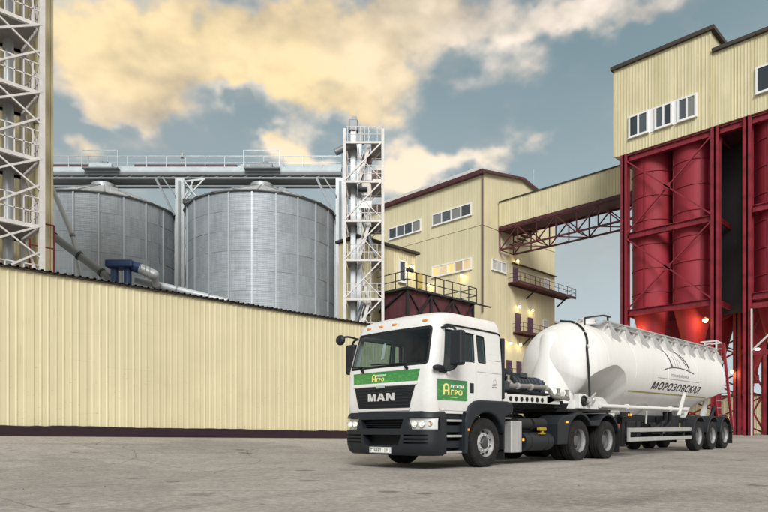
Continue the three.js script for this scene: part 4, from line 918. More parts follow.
  for (const z of [.52, -.55]) { const s = part('seat', [rbx(1.0, 1.5, 1.45, 1.62, z - .26, z + .26, .06), rbx(1.42, 1.58, 1.55, 2.25, z - .25, z + .25, .07), rbx(1.46, 1.56, 2.26, 2.48, z - .13, z + .13, .04)], trimCloth, T); }
  part('cab_floor', [bx(.2, 2.3, 1.17, 1.3, -1.12, 1.12), bx(1.95, 2.28, 1.3, 2.9, -1.0, 1.0)], trimCloth, T);
  part('visor_label', [cab.plate([-.18, 2.5], [-.1, 2.52], [-.08, 2.2], [-.17, 2.18], -.03, 0, 3, 2)], M.white, T);
  // roof marker lamps
  for (const w of [-.72, -.34, .05, .82]) part('marker_lamp', [rbx(cab.frontAt(w, 2.9) - .035, cab.frontAt(w, 2.9) + .05, 2.865, 2.905, w - .06, w + .06, .012)], amberOff, T);
  // ---- front panels
  const gr = part('grille', cab.plate([-.84, 1.62], [.84, 1.62], [.70, 1.19], [-.70, 1.19], .018, .05, 30, 6), plasticDeep, T);
  const gs = []; for (let k = 0; k < 6; k++) { const y = 1.24 + k * .065, w = .70 + (y - 1.19) / .43 * .13; gs.push(cab.plate([-w, y + .022], [w, y + .022], [w, y], [-w, y], .026, .02, 24, 1)); }
  part('grille_slat', gs, plastic, gr);
  parts('grille_lip', [cab.plate([-.74, 1.185], [.74, 1.185], [.70, 1.14], [-.70, 1.14], .03, .05, 24, 1), cab.plate([-.9, 1.665], [.9, 1.665], [.88, 1.632], [-.88, 1.632], .02, .04, 24, 1)], paint, gr);
  part('grille_badge', [cab.plate([-.13, 1.645], [.11, 1.645], [.10, 1.59], [-.12, 1.59], .045, .05, 6, 2)], chrome, gr);
  const font = await new FontLoader().loadAsync('fonts/droid/droid_sans_bold.typeface.json');
  [['M', -.36], ['A', -.1], ['N', .155]].forEach(([ch, w]) => {
    const g = new TextGeometry(ch, { font, size: .155, depth: .02, curveSegments: 4, bevelEnabled: false }); g.computeBoundingBox(); const bb = g.boundingBox;
    g.translate(-bb.min.x, -bb.min.y, 0); g.scale(.215 / (bb.max.x - bb.min.x), .15 / (bb.max.y - bb.min.y), 1);
    g.rotateY(-Math.PI / 2); part('badge_letter', clean(g), silver, gr, [cab.frontAt(w + .1, 1.38) - .03, 1.335, w]);
  });
  // green boards: front and door
  const greenery = (x, W, H, n) => {
    const g = x.createLinearGradient(0, 0, 0, H); x.fillStyle = '#357f3e'; x.fillRect(0, 0, W, H);
    let s = 5; const r = () => (s = (s * 16807) % 2147483647) / 2147483647;
    for (let k = 0; k < n; k++) { x.fillStyle = ['#3f9c3f', '#2a7f3a', '#4fae48', '#237a3f', '#6bbb4c'][Math.floor(r() * 5)]; x.globalAlpha = .35; x.beginPath(); x.ellipse(r() * W, H * (.25 + .75 * r()), 6 + r() * 34, 3 + r() * 12, r() * .4, 0, 7); x.fill(); }
    x.globalAlpha = .8; x.fillStyle = '#8fd06a'; for (let k = 0; k < n * .5; k++) x.fillRect(r() * W, H * (.6 + .35 * r()), 2 + r() * 7, 2 + r() * 4);
    x.globalAlpha = 1;
  };
  const agro = (x, ax, base, h) => {   // big rounded A, small word over three letters
    x.lineJoin = 'round'; x.fillStyle = '#f4e58a'; x.strokeStyle = '#f4e58a';
    x.lineWidth = h * .15; x.beginPath(); x.moveTo(ax, base); x.lineTo(ax, base - h * .66); x.arc(ax + h * .21, base - h * .66, h * .21, Math.PI, 0); x.lineTo(ax + h * .42, base); x.stroke();
    x.beginPath(); x.moveTo(ax, base - h * .34); x.lineTo(ax + h * .42, base - h * .34); x.stroke();
    x.font = `bold ${h * .62}px sans-serif`; x.textBaseline = 'alphabetic'; x.fillText('ГРО', ax + h * .58, base, h * 1.25);
    x.fillStyle = '#ffffff'; x.font = `bold ${h * .36}px sans-serif`; x.fillText('РУСКОМ', ax + h * .58, base - h * .60, h * 1.25);
  };
  const boardTex = printed(1024, 160, (x, W, H) => { greenery(x, W, H, 260); agro(x, 345, 138, 112); });
  const doorTex = printed(512, 320, (x, W, H) => { greenery(x, W, H, 140); agro(x, 110, 235, 185); x.fillStyle = '#cfe6a0'; x.fillRect(215, 268, 120, 7); });
  const gloss = (map) => new THREE.MeshPhysicalMaterial({ map, roughness: .35, clearcoat: .5, clearcoatRoughness: .2 });
  part('name_board', cab.plate([-.93, 1.925], [.93, 1.925], [.885, 1.70], [-.90, 1.70], .004, 0, 40, 4), gloss(boardTex), T, null, 'green board across the cab front below the windscreen with yellow lettering');
  {
    const g = new THREE.PlaneGeometry(.92, .40, 8, 4), p = g.attributes.position; g.translate(.66, 1.53, 0); for (let i = 0; i < p.count; i++) p.setZ(i, cab.H(p.getY(i)) + .005); part('door_sign', g, gloss(doorTex), T, null, 'green sign with yellow lettering on the cab door');
    const note = printed(256, 160, (x, W, H) => { x.clearRect(0, 0, W, H); x.strokeStyle = 'rgba(120,120,120,.8)'; x.lineWidth = 5; x.beginPath(); x.arc(128, 60, 40, Math.PI, 0); x.lineTo(178, 82); x.lineTo(78, 82); x.stroke(); x.fillStyle = 'rgba(60,60,60,.9)'; x.fillRect(70, 104, 90, 6); x.fillRect(66, 124, 26, 14); x.fillRect(104, 124, 20, 14); x.fillRect(136, 126, 50, 12); });
    const n = new THREE.PlaneGeometry(.36, .225).translate(2.05, 1.72, cab.H(1.7) + .004); part('permit_print', n, new THREE.MeshStandardMaterial({ map: note, transparent: true, roughness: .5 }), T);
  }
  // ---- bumper
  const bump = hull([.27, .34, .55, .9, 1.06, 1.12], [.0, -.07, -.1, -.1, -.08, -.04], [.46, .46, .46, .46, .46, .46], [1.16, 1.22, 1.25, 1.25, 1.235, 1.2], [.28, .30, .31, .31, .30, .28], .04, .06);
  let bp = brush(bump.solid(0, .27, 1.12, 18));
  bp = cut(bp, brush(frontShape(rounded([[-.60, .97], [-.53, .79], [.53, .79], [.60, .97]], .03), -.4, .16)));
  bp = cut(bp, brush(frontShape(rounded([[-.54, .67], [-.46, .46], [.46, .46], [.54, .67]], .03), -.4, .16)));
  for (const s of [1, -1]) {
    bp = cut(bp, brush(frontShape(rounded([[s * .66, 1.0], [s * .74, .765], [s * 1.3, .765], [s * 1.3, 1.0]], .02), -.4, .24)));
    for (let k = 0; k < 3; k++) bp = cut(bp, brush(frontShape([[s * .58, .50 + k * .07], [s * 1.14, .50 + k * .07], [s * 1.14, .535 + k * .07], [s * .6, .535 + k * .07]], -.4, .03)));
  }
  bp = cut(bp, brush(bx(.36, 1, 0, 2, -1.0, 1.0)));
  const bm = part('bumper', toCreasedNormals(bp.geometry, .5), plastic, T);
  part('air_intake', [bx(.14, .18, .45, .98, -.62, .62)], plasticDeep, bm);
  for (let k = 0; k < 3; k++) part('intake_bar', [rbx(.02, .06, .82 + k * .045, .835 + k * .045, -.53, .53, .006)], plastic, bm);
  for (const s of [1, -1]) {
    const h = part('headlight', bump.plate(s > 0 ? [.665, .995] : [-1.235, .995], s > 0 ? [1.235, .995] : [-.665, .995], s > 0 ? [1.235, .77] : [-.745, .77], s > 0 ? [.745, .77] : [-1.235, .77], -.012, 0, 24, 4), clearGlass, bm);
    part('reflector', bump.plate(s > 0 ? [.67, .99] : [-1.22, .99], s > 0 ? [1.22, .99] : [-.67, .99], s > 0 ? [1.22, .775] : [-.75, .775], s > 0 ? [.75, .775] : [-1.22, .775], -.075, 0, 20, 3), lampSilver, h);
    for (const [w, r] of [[.83, .07], [1.0, .07], [1.14, .045]]) {
      const x = bump.frontAt(w, .88) + .03;
      part('lamp_bowl', clean(lathe([[r, 0], [r * .8, .05], [r * .3, .07], [0, .07]], 20).rotateZ(-Math.PI / 2).translate(x, .885, s * w)), lampSilver, h);
      part('lamp_bulb', clean(new THREE.SphereGeometry(r * .5, 12, 8).translate(x + .035, .885, s * w)), w > 1.1 ? amberOff : headGlow, h);
    }
  }
  const plateTex = printed(512, 112, (x, W, H) => { x.fillStyle = '#e9e9e6'; x.fillRect(0, 0, W, H); x.strokeStyle = '#111'; x.lineWidth = 5; x.strokeRect(4, 4, W - 8, H - 8); x.beginPath(); x.moveTo(388, 4); x.lineTo(388, H - 4); x.stroke(); x.fillStyle = '#151515'; x.font = 'bold 86px sans-serif'; x.fillText('Т763ЕТ', 22, 88, 350); x.font = 'bold 60px sans-serif'; x.fillText('55', 402, 62); x.font = 'bold 24px sans-serif'; x.fillText('RUS', 404, 96); });
  const np = part('number_plate', [rbx(-.13, -.09, .305, .425, -.29, .29, .006)], M.white, T);
  part('plate_print', new THREE.PlaneGeometry(.56, .11).rotateY(-Math.PI / 2).translate(-.1325, .365, 0), new THREE.MeshStandardMaterial({ map: plateTex, roughness: .5 }), np);
  // ---- steps under the doors
  for (const s of [1, -1]) {
    const Z = (a, b) => s > 0 ? [a, b] : [-b, -a];
    const st = part('step_box', [bx(.47, 1.02, .3, 1.1, ...Z(.86, .98)), bx(.47, .52, .3, 1.1, ...Z(.98, 1.17)), bx(.97, 1.03, .3, 1.1, ...Z(.98, 1.2))], plastic, T);
    for (const y of [.31, .62, .92]) part('step_tread', [rbx(.52, .97, y, y + .045, ...Z(.985, 1.2), .01)], alu, st);
    for (const y of [.48, .78, 1.03]) part('step_riser', [bx(.52, .97, y - .06, y + .07, ...Z(1.04, 1.15))], plastic, st);
    // front wheel arch
    const arch = [[1.02, .3], [1.02, .92], [1.06, 1.08], [1.16, 1.25], [1.32, 1.34], [1.5, 1.37], [2.5, 1.37], [2.64, 1.33], [2.68, 1.24], [2.66, 1.12], [2.5, 1.08], [2.38, 1.04]];
    for (let k = 0; k <= 14; k++) { const th = (18 + k * 11.6) * Math.PI / 180; arch.push([1.72 + .62 * Math.cos(th), .5 + .62 * Math.sin(th)]); } arch.push([1.09, .3]);
    part('wheel_arch', [extr(new THREE.Shape(arch.map(([x, y]) => new THREE.Vector2(x, y))), .44, .04).translate(0, 0, s > 0 ? .83 : -1.27)], plastic, T);
    part('arch_liner', [bx(2.34, 2.40, .35, 1.1, ...Z(.8, 1.22))], plasticDeep, T);
    part('arch_cover', [bx(1.08, 2.38, 1.1, 1.16, ...Z(.4, .83)), bx(1.04, 1.09, .5, 1.12, ...Z(.4, .83))], plasticDeep, T);
    part('mud_flap', [bx(2.40, 2.42, .16, .7, ...Z(.84, 1.2))], plasticDeep, T);
    part('side_repeater', [rbx(1.06, 1.12, .74, .79, ...Z(1.25, 1.285), .01)], amberOff, T);
    wheel(T, 'front', 1.72, .5, s * 1.075, s, .3);
    for (const [x, k] of [[5.65, 0], [7.15, 1]]) { wheel(T, 'rear', x, .5, s * 1.075, s, .5 + k, rimRing); wheel(T, 'rear', x, .5, s * .735, s, .2 + k, rimRing); }
  }
  // ---- mirrors
  for (const s of [1, -1]) {
    const m = part('mirror', [rbx(.40, .56, 1.98, 2.64, s * 1.33, s * 1.62, .05, 4)], plastic, T);
    part('mirror_glass', [bx(.562, .566, 2.02, 2.36, s * 1.36, s * 1.59), bx(.562, .566, 2.4, 2.6, s * 1.36, s * 1.59)], chrome, m);
    parts('mirror_arm', [hose([[.42, 2.72, s * 1.13], [.44, 2.73, s * 1.3], [.46, 2.68, s * 1.42], [.47, 2.6, s * 1.45]], .025, 16, 8), hose([[.36, 1.92, s * 1.2], [.42, 1.9, s * 1.32], [.47, 1.95, s * 1.42], [.47, 2.02, s * 1.45]], .03, 16, 8)], plastic, m);
  }
  part('kerb_mirror', [clean(new THREE.SphereGeometry(.12, 18, 12).scale(1.35, .5, .6).translate(.2, 1.93, 1.25)), rbx(.25, .46, 1.85, 1.95, 1.18, 1.26, .03)], plastic, T);
  part('front_mirror', [clean(new THREE.SphereGeometry(.13, 18, 12).scale(.55, .85, 1).translate(-.10, 2.66, -1.2)), hose([[-.05, 2.72, -1.17], [.08, 2.74, -1.13], [.35, 2.7, -1.08]], .022, 14, 8)], plastic, T);
  // ---- chassis and what hangs on it
  for (const s of [1, -1]) part('chassis_rail', [bx(.5, 8.05, .72, 1.0, s * .38, s * .46)], chassisM, T);
  for (const x of [1.72, 5.65, 7.15]) part('axle', [rod([x, .5, -1.0], [x, .5, 1.0], .09, 12), clean(new THREE.SphereGeometry(.24, 16, 10).translate(x, .5, 0))], chassisM, T);
  part('engine', [rbx(.9, 2.2, .55, 1.12, -.42, .42, .06)], plasticDeep, T);
  part('gearbox', [rod([2.2, .75, 0], [3.4, .75, 0], .24, 16), rod([3.4, .72, 0], [5.6, .6, 0], .06, 10)], chassisM, T);
  part('battery_box', [rbx(2.68, 3.1, .27, .96, .84, 1.2, .02)], alu, T);
  part('fuel_tank', [rod([3.28, .5, 1.0], [4.45, .5, 1.0], .21, 24)], plastic, T);
  part('air_tank', [rod([3.2, .9, .92], [3.75, .9, .92], .14, 18), rod([3.85, .9, .92], [4.4, .9, .92], .14, 18)], chassisM, T);
  part('tank_strap', [rod([3.5, .5, 1.0], [3.54, .5, 1.0], .216, 24), rod([4.2, .5, 1.0], [4.24, .5, 1.0], .216, 24)], chassisM, T);
  part('wheel_chock', [rbx(3.86, 4.14, .745, .82, 1.1, 1.2, .02), rbx(3.9, 4.12, .66, .70, 1.1, 1.19, .015), bx(3.98, 4.04, .69, .75, 1.12, 1.18)], mat([.42, .30, .03], { roughness: .6, map: scaled(texDust, 2) }), T);
  part('side_marker', [rbx(3.12, 3.17, .52, .58, 1.19, 1.22, .008)], amber, T);
  part('silencer', [rbx(2.7, 4.3, .3, .85, -1.2, -.6, .08)], alu, T);
  // deck plate, cross beams and fifth wheel
  part('deck_plate', [bx(2.6, 4.6, 1.02, 1.05, -.6, .6)], alu, T);
  part('fifth_wheel', [rbx(5.7, 6.9, 1.12, 1.22, -.45, .45, .03), bx(5.9, 6.7, 1.0, 1.12, -.5, .5)], chassisM, T);
  // rear fenders
  for (const s of [1, -1]) {
    const Z0 = s > 0 ? .58 : -1.26, sh = [[4.56, .42], [4.56, .9], [4.66, 1.02], [4.95, 1.12]], arc = (cx, r, a0, a1, n) => Array.from({ length: n + 1 }, (_, k) => { const th = mix(a0, a1, k / n) * Math.PI / 180; return [cx + r * Math.cos(th), .5 + r * Math.sin(th)]; });
    sh.push(...arc(5.65, .70, 118, 44, 8), ...arc(7.15, .70, 132, 22, 10), ...arc(7.15, .64, 22, 145, 12), ...arc(5.65, .64, 35, 175, 14), [4.98, .42]);
    part('rear_fender', [extr(new THREE.Shape(sh.map(([x, y]) => new THREE.Vector2(x, y))), .68, .02).translate(0, 0, Z0)], plastic, T);
    part('fender_marker', [rbx(4.9, 4.98, .93, .98, s > 0 ? 1.25 : -1.29, s > 0 ? 1.29 : -1.25, .01)], amber, T);
    part('mud_flap', [bx(7.86, 7.88, .15, .8, s * .62, s * 1.22)], plasticDeep, T);
  }
  part('tail_lamp', [rbx(7.95, 8.05, .8, .93, .75, 1.15, .02), rbx(7.95, 8.05, .8, .93, -1.15, -.75, .02)], mat([.4, .01, .01], { roughness: .3 }), T);
  // ---- air intake and pipework behind the cab
  part('intake_stack', [rod([2.62, 1.3, .55], [2.62, 2.15, .55], .12, 18), rod([2.5, 2.08, .7], [3.05, 2.0, .85], .13, 18), clean(new THREE.SphereGeometry(.135, 14, 10).translate(3.05, 2.0, .85)), rod([3.05, 2.0, .85], [3.25, 1.86, .8], .11, 16)], plastic, T);
}

// ------------------------------------------------------------------ tanker semi-trailer
const trailer = thing('tank_trailer', 'white dry-bulk tank semi-trailer with dark lettering coupled behind the tractor unit', 'trailer', [8.95, 0, -8.95]);
{
  const T = trailer, Y = 2.53, R = 1.22;
  const S = [6.0, 6.2, 6.5, 6.72, 7.1, 7.7, 8.2, 8.5, 8.7, 8.95, 14.2, 15.2, 16.2, 17.45];
  const Ts = knots(S, [25, 25, 24, 14, 6, .5, 7, 20, 36, 45, 45, 36, 26, 15]);        // where the barrel leaves the circle, degrees below the middle
  const Bs = knots(S, [1.1, 1.12, 1.12, 1.0, .88, .86, .88, .98, 1.2, 1.42, 1.40, 1.12, .80, .55]);
  const Ws = knots(S, [.45, .5, .52, .45, .3, .28, .28, .3, .32, .42, .42, .42, .4, .25]);
  const X0 = 6.0, XF = 7.25, X1 = 17.55;
  const scale = (x) => x < XF ? Math.sqrt(Math.max(0, 1 - ((XF - x) / (XF - X0)) ** 2)) : x > 16.7 ? Math.sqrt(Math.max(0, 1 - ((x - 16.7) / (X1 - 16.7)) ** 2)) : 1;
  // point on the skin: a = 0 top, 1 widest, 2 bottom
  const skin = (x, a, side, off = 0) => {
    const k = scale(x), r = R + off; let z, y;
    if (a <= 1) { z = r * Math.sin(a * Math.PI / 2); y = r * Math.cos(a * Math.PI / 2); }
    else {
      const b = (a - 1) * 2, th = Ts(x) * Math.PI / 180, k2 = Math.min(1, b), cz = Math.cos(th * k2) * r, cy = -Math.sin(th * k2) * r, t = Math.max(0, b - 1);
      z = mix(cz, Ws(x), t); y = mix(cy, -Math.max(Bs(x), R * Math.sin(th) + .02) - off, t);
    }
    const low = x < XF && a > 1 ? mix(k, 1, .4 * Math.min(1, (a - 1) * 1.3) * sstep(X0 + .05, X0 + .4, x)) : k;
    const lift = x > 16 ? (x - 16) * .05 : 0;
    return [x, Y + lift + y * low, side * z * low];
  };
  const level = (x, y) => { let a = .02, b = 1.95; for (let k = 0; k < 26; k++) { const m = (a + b) / 2; skin(x, m, 1)[1] > y ? a = m : b = m; } return a; };   // where the skin stands at height y
  const xs = []; for (let k = 0; k <= 18; k++) xs.push(X0 + (XF - X0) * (1 - Math.cos(k / 18 * Math.PI / 2))); for (let k = 1; k <= 60; k++) xs.push(mix(XF, 9.1, k / 60)); for (let k = 1; k <= 60; k++) xs.push(mix(9.1, 16.7, k / 60)); for (let k = 1; k <= 12; k++) xs.push(16.7 + (X1 - 16.7) * Math.sin(k / 12 * Math.PI / 2));
  const na = 22, ring = []; for (let k = 0; k <= na; k++) ring.push([k / na, 1]); for (let k = 1; k <= na; k++) ring.push([1 + k / na, 1]); for (let k = na; k >= 0; k--) ring.push([1 + k / na, -1]); for (let k = na - 1; k > 0; k--) ring.push([k / na, -1]);
  const pos = [], uv = [], idx = [], m = ring.length;
  xs.forEach((x) => ring.forEach(([a, s], i) => { pos.push(...skin(x, a, s)); const q = pos.length; uv.push(x + pos[q - 1] * .6, pos[q - 2] + pos[q - 1] * .5); }));
  for (let k = 0; k < xs.length - 1; k++) for (let i = 0; i < m; i++) { const a = k * m + i, b = k * m + (i + 1) % m; idx.push(a, a + m, b, b, a + m, b + m); }
  let g = new THREE.BufferGeometry(); g.setAttribute('position', new THREE.Float32BufferAttribute(pos, 3)); g.setAttribute('uv', new THREE.Float32BufferAttribute(uv, 2)); g.setIndex(idx);
  g = toCreasedNormals(g, .55);
  const shell = part('tank', g, tankPaint, T);
  // conical fairing from the front dome down to the coupling plate
  part('front_fairing', lathe([[.0, 3.42], [.12, 3.40], [.24, 3.30], [.68, 1.36], [.70, 1.24]], 48).translate(6.36, 0, 0), tankPaint, shell);
  // welded seams round the barrel
  for (const x of [7.28, 9.0, 11.35, 13.9, 16.6]) {
    const top = []; for (let k = 0; k <= 26; k++) { const a = -1.15 + 2.3 * k / 26; top.push(skin(x, Math.abs(a), Math.sign(a) || 1, .001)); }
    part('weld_seam', hose(top, .009, 70, 5), tankPaint, shell);
  }
  // lettering and crest on the side: a thin film on the skin
  const film = (x0, x1, y0, y1, nx = 30, nv = 14) => {
    const P = [], U = [], I = [];
    for (let j = 0; j <= nv; j++) for (let i = 0; i <= nx; i++) { const x = mix(x0, x1, i / nx); P.push(...skin(x, mix(level(x, y0), level(x, y1), j / nv), 1, .006)); U.push(i / nx, 1 - j / nv); }
    for (let j = 0; j < nv; j++) for (let i = 0; i < nx; i++) { const q = j * (nx + 1) + i; I.push(q, q + nx + 1, q + 1, q + 1, q + nx + 1, q + nx + 2); }
    const f = new THREE.BufferGeometry(); f.setAttribute('position', new THREE.Float32BufferAttribute(P, 3)); f.setAttribute('uv', new THREE.Float32BufferAttribute(U, 2)); f.setIndex(I); f.computeVertexNormals(); return f;
  };
  const sign = printed(1536, 640, (x, W, H) => {
    x.clearRect(0, 0, W, H); const ink = '#3b2f3a';
    x.strokeStyle = ink; x.fillStyle = ink; x.lineCap = 'round';
    x.lineWidth = 20; x.beginPath(); x.moveTo(560, 60); x.quadraticCurveTo(620, 160, 610, 300); x.stroke();                 // the crest: leaning towers over an arc
    x.lineWidth = 12; x.beginPath(); x.moveTo(585, 150); x.lineTo(640, 300); x.stroke();
    x.lineWidth = 26; x.beginPath(); x.moveTo(790, 40); x.quadraticCurveTo(960, 90, 1010, 300); x.stroke();
    x.lineWidth = 14; x.beginPath(); x.moveTo(860, 110); x.quadraticCurveTo(930, 180, 950, 270); x.stroke();
    x.lineWidth = 8; x.strokeStyle = 'rgba(90,80,95,.55)'; for (const [a, b] of [[690, 120], [745, 90], [800, 150]]) { x.beginPath(); x.moveTo(a, b); x.lineTo(a + 20, 290); x.stroke(); }
    x.strokeStyle = ink; x.lineWidth = 13; x.beginPath(); x.moveTo(470, 345); x.quadraticCurveTo(760, 255, 1110, 350); x.stroke();
    x.fillStyle = 'rgba(110,105,112,.75)'; x.font = '58px sans-serif'; x.textAlign = 'center'; x.fillText('птицефабрика', 790, 425, 520);
    x.strokeStyle = 'rgba(110,105,112,.9)'; x.lineWidth = 5; x.beginPath(); x.moveTo(330, 462); x.lineTo(1250, 462); x.stroke();
    x.fillStyle = '#1d1620'; x.font = 'italic bold 142px sans-serif'; x.textAlign = 'left'; x.fillText('МОРОЗОВСКАЯ', 240, 615, 1090);
  });
  part('side_lettering', film(9.3, 15.1, 3.36, 1.93), new THREE.MeshStandardMaterial({ map: sign, transparent: true, roughness: .45 }), shell, null, 'dark company name and crest printed on the tank side');
  const stripe = film(8.85, 15.2, 1.89, 1.855, 60, 1); part('side_stripe', stripe, mat([.30, .27, .03], { roughness: .5 }), shell, null, 'thin olive line under the lettering');
  // top walkway, hatches and brackets
  const wy = 3.73;
  part('walkway', [bx(7.8, 16.9, wy - .04, wy, .3, .84)], alu, T);
  part('walkway_rail', rod([7.7, wy + .03, .86], [17.1, wy + .03, .86], .03, 10), alu, T);
  part('walkway_rail', rod([7.8, wy - .1, .9], [16.9, wy - .1, .9], .018, 8), alu, T);
  for (let k = 0; k < 10; k++) {
    const x = 7.95 + k * .97, b = part('walkway_bracket', [flat([[.3, wy - .04], [.86, wy], [1.06, 3.10], [.92, 3.30]], .04).rotateY(-Math.PI / 2).translate(x, 0, 0)], M.whiteSteel, T);
    part('bracket_plate', [bar([x - .02, wy - .03, .87], [x + .42, 3.2, 1.0], .025, .2)], alu, b);
  }
  for (const x of [8.4, 10.4, 12.9, 15.2]) { const h = part('hatch', [clean(new THREE.CylinderGeometry(.26, .28, .16, 24).translate(x, 3.88, 0)), clean(new THREE.SphereGeometry(.26, 20, 8, 0, 7, 0, 1.2).scale(1, .4, 1).translate(x, 3.94, 0))], M.whiteSteel, T); part('clamp', [bx(x - .32, x + .32, 3.91, 3.95, -.03, .03), bx(x - .03, x + .03, 3.905, 3.945, -.32, .32)], alu, h); }
  part('hand_frame', [bar([7.95, 3.5, .86], [7.95, wy + .18, .86], .04), bar([7.7, wy + .18, .86], [8.1, wy + .18, .86], .04), bar([7.7, wy + .18, .86], [7.7, wy + .18, .3], .04), bar([7.7, 3.6, .3], [7.7, wy + .18, .3], .04)], M.girder, T);
  part('hand_frame', [bar([16.9, wy - .1, .86], [16.9, wy + .34, .86], .05), bar([16.9, wy + .34, .86], [17.4, wy + .3, .86], .05), bar([17.4, wy + .3, .86], [17.4, wy + .3, .3], .05), bar([16.9, wy + .34, .86], [16.9, wy + .34, .3], .05)], M.whiteSteel, T);
  // black air line over the front of the barrel
  const along = (a) => skin(mix(7.12, 6.52, a / .8), a, 1, .03), line = []; for (let k = 0; k <= 8; k++) line.push(along(.03 + k / 8 * .74)); line.push([6.47, 2.35, 1.05], [6.46, 1.95, 1.07], [6.46, 1.5, 1.08]);
  part('air_line', hose([[7.05, 3.80, -.1], ...line], .03, 70, 10), plasticDeep, T);
  for (const a of [.25, .5, .74]) { const p = along(a); part('line_clip', [rod([p[0] - .02, p[1], p[2]], [p[0] + .02, p[1], p[2]], .05, 12)], M.white, T); }
  for (const [x, top] of [[10.5, 1.5], [13.4, 1.5]]) part('hopper', [lathe([[0, .78], [.16, .78], [.18, .9], [.85, top], [.6, top + .3]], 28).translate(x, 0, 0)], mat([.42, .42, .42], { roughness: .5, map: scaled(texDust, .5) }), T);
  // front saddle and kingpin plate
  const sd = parts('saddle', [flat([[5.4, 1.24], [8.2, 1.24], [8.6, 1.40], [7.6, 1.46], [7.3, 1.62], [6.5, 1.66], [5.6, 1.5]], .06).translate(0, 0, .98), flat([[5.4, 1.24], [8.2, 1.24], [8.6, 1.40], [7.6, 1.46], [7.3, 1.62], [6.5, 1.66], [5.6, 1.5]], .06).translate(0, 0, -1.04)], M.white, T);
  part('rubbing_plate', [bx(5.3, 7.6, 1.22, 1.30, -1.1, 1.1), bx(5.6, 6.6, 1.3, 1.45, -.7, .7)], chassisM, T);
  part('saddle_leg', [flat([[7.55, 1.4], [8.1, 1.4], [7.95, 1.0], [7.75, .95]], .07).translate(0, 0, .95)], M.white, sd[0]);
  part('valve_box', [rbx(5.75, 6.1, 1.3, 1.68, 1.0, 1.18, .03)], M.white, T); part('valve_wheel', [clean(new THREE.TorusGeometry(.11, .03, 8, 24).translate(5.93, 1.5, 1.2)), rod([5.93, 1.5, 1.15], [5.93, 1.5, 1.22], .045, 12)], plasticDeep, T);
  part('valve', [rod([6.25, 1.5, 1.1], [6.6, 1.5, 1.1], .05, 10), rod([6.42, 1.4, 1.1], [6.42, 1.62, 1.1], .06, 10), clean(new THREE.SphereGeometry(.07, 10, 8).translate(6.6, 1.55, 1.1)), rod([6.5, 1.6, 1.1], [6.7, 1.72, 1.12], .03, 8)], alu, T);
  // compressor sled in front of the barrel
  const sl = part('compressor_frame', [bx(2.75, 5.2, 1.40, 1.58, .86, .94), bx(2.75, 5.2, 1.40, 1.58, -.94, -.86), bx(2.75, 2.9, 1.38, 1.6, -.95, .95), flat([[4.6, 1.4], [5.4, 1.58], [5.4, 1.72], [4.6, 1.58]], .08).translate(0, 0, .86)], M.white, T);
  part('cross_member', bx(5.1, 5.5, 1.31, 1.5, -.85, .85), chassisM, T);
  for (let k = 0; k < 7; k++) part('frame_hole', [rod([3.05 + k * .22, 1.48, .93], [3.05 + k * .22, 1.48, .955], .055, 14)], plasticDeep, sl);
  const pump = mat([.035, .045, .06], { roughness: .5, map: scaled(texDust, 1) }), rustPipe = mat([.34, .33, .31], { roughness: .5, metalness: .4, map: scaled(texSteel, 1) });
  const bl = part('blower', [rod([3.75, 1.86, .45], [4.75, 1.86, .45], .19, 22), bx(3.6, 4.6, 1.58, 1.7, .15, .7)], pump, T);
  part('blower_end', [rod([4.75, 1.86, .45], [4.86, 1.86, .45], .21, 22), rod([4.86, 1.86, .45], [4.9, 1.86, .45], .12, 18)], mat([.03, .055, .10], { roughness: .45 }), bl);
  for (let k = 0; k < 6; k++) part('cooling_rib', rod([3.85 + k * .14, 1.86, .45], [3.88 + k * .14, 1.86, .45], .205, 20), pump, bl);
  part('terminal_box', rbx(4.0, 4.3, 2.02, 2.14, .35, .6, .02), pump, bl);
  part('delivery_pipe', [hose([[2.75, 1.76, .9], [3.6, 1.78, .92], [4.45, 1.79, .92], [4.7, 1.72, .95], [4.82, 1.58, .98], [5.5, 1.54, 1.0]], .052, 40, 12)], rustPipe, T);
  part('delivery_pipe', [hose([[2.75, 2.0, .5], [3.2, 1.98, .55], [3.75, 1.9, .5]], .085, 20, 12)], plastic, T);
  part('delivery_pipe', [hose([[2.9, 1.62, .6], [3.4, 1.66, .75], [4.2, 1.63, .8], [5.2, 1.62, .8]], .045, 24, 10)], plasticDeep, T);
  for (const x of [2.85, 3.35, 3.9, 4.55]) part('pipe_clamp', [rod([x - .04, 1.775, .915], [x + .04, 1.775, .915], .075, 14)], alu, T);
  for (const [x, y, z] of [[2.95, 1.9, .95], [3.15, 1.86, .88], [5.05, 1.68, .98], [5.4, 1.66, 1.02]]) part('valve', [rod([x, y - .12, z], [x, y + .08, z], .035, 10), rod([x - .08, y + .09, z], [x + .08, y + .09, z], .016, 8), clean(new THREE.SphereGeometry(.06, 12, 8).translate(x, y - .05, z))], rustPipe, T);
  part('manifold', [rod([2.8, 1.62, .7], [2.8, 2.1, .7], .07, 12), rbx(2.7, 2.95, 1.66, 1.86, .8, 1.0, .03)], pump, T);
  part('filter_can', [rod([5.0, 1.5, .5], [5.0, 1.95, .5], .13, 18), rod([5.0, 1.95, .5], [5.0, 2.0, .5], .09, 18)], pump, T);
  for (const [z, c] of [[.25, .0], [0, .15], [-.25, .3]]) {     // coiled air lines to the cab
    const pts = []; for (let k = 0; k <= 90; k++) { const f = k / 90, th = k * 1.25; pts.push([mix(2.5, 4.3, f), 1.35 - .25 * Math.sin(f * Math.PI) + Math.sin(th) * .05, z + .25 + Math.cos(th) * .05]); }
    part('coiled_line', hose(pts, .011, 360, 5), plasticDeep, T);
  }
  // underframe
  for (const s of [1, -1]) part('underframe_rail', [bx(8.2, 17.3, .98, 1.2, s * .42, s * .52)], chassisM, T);
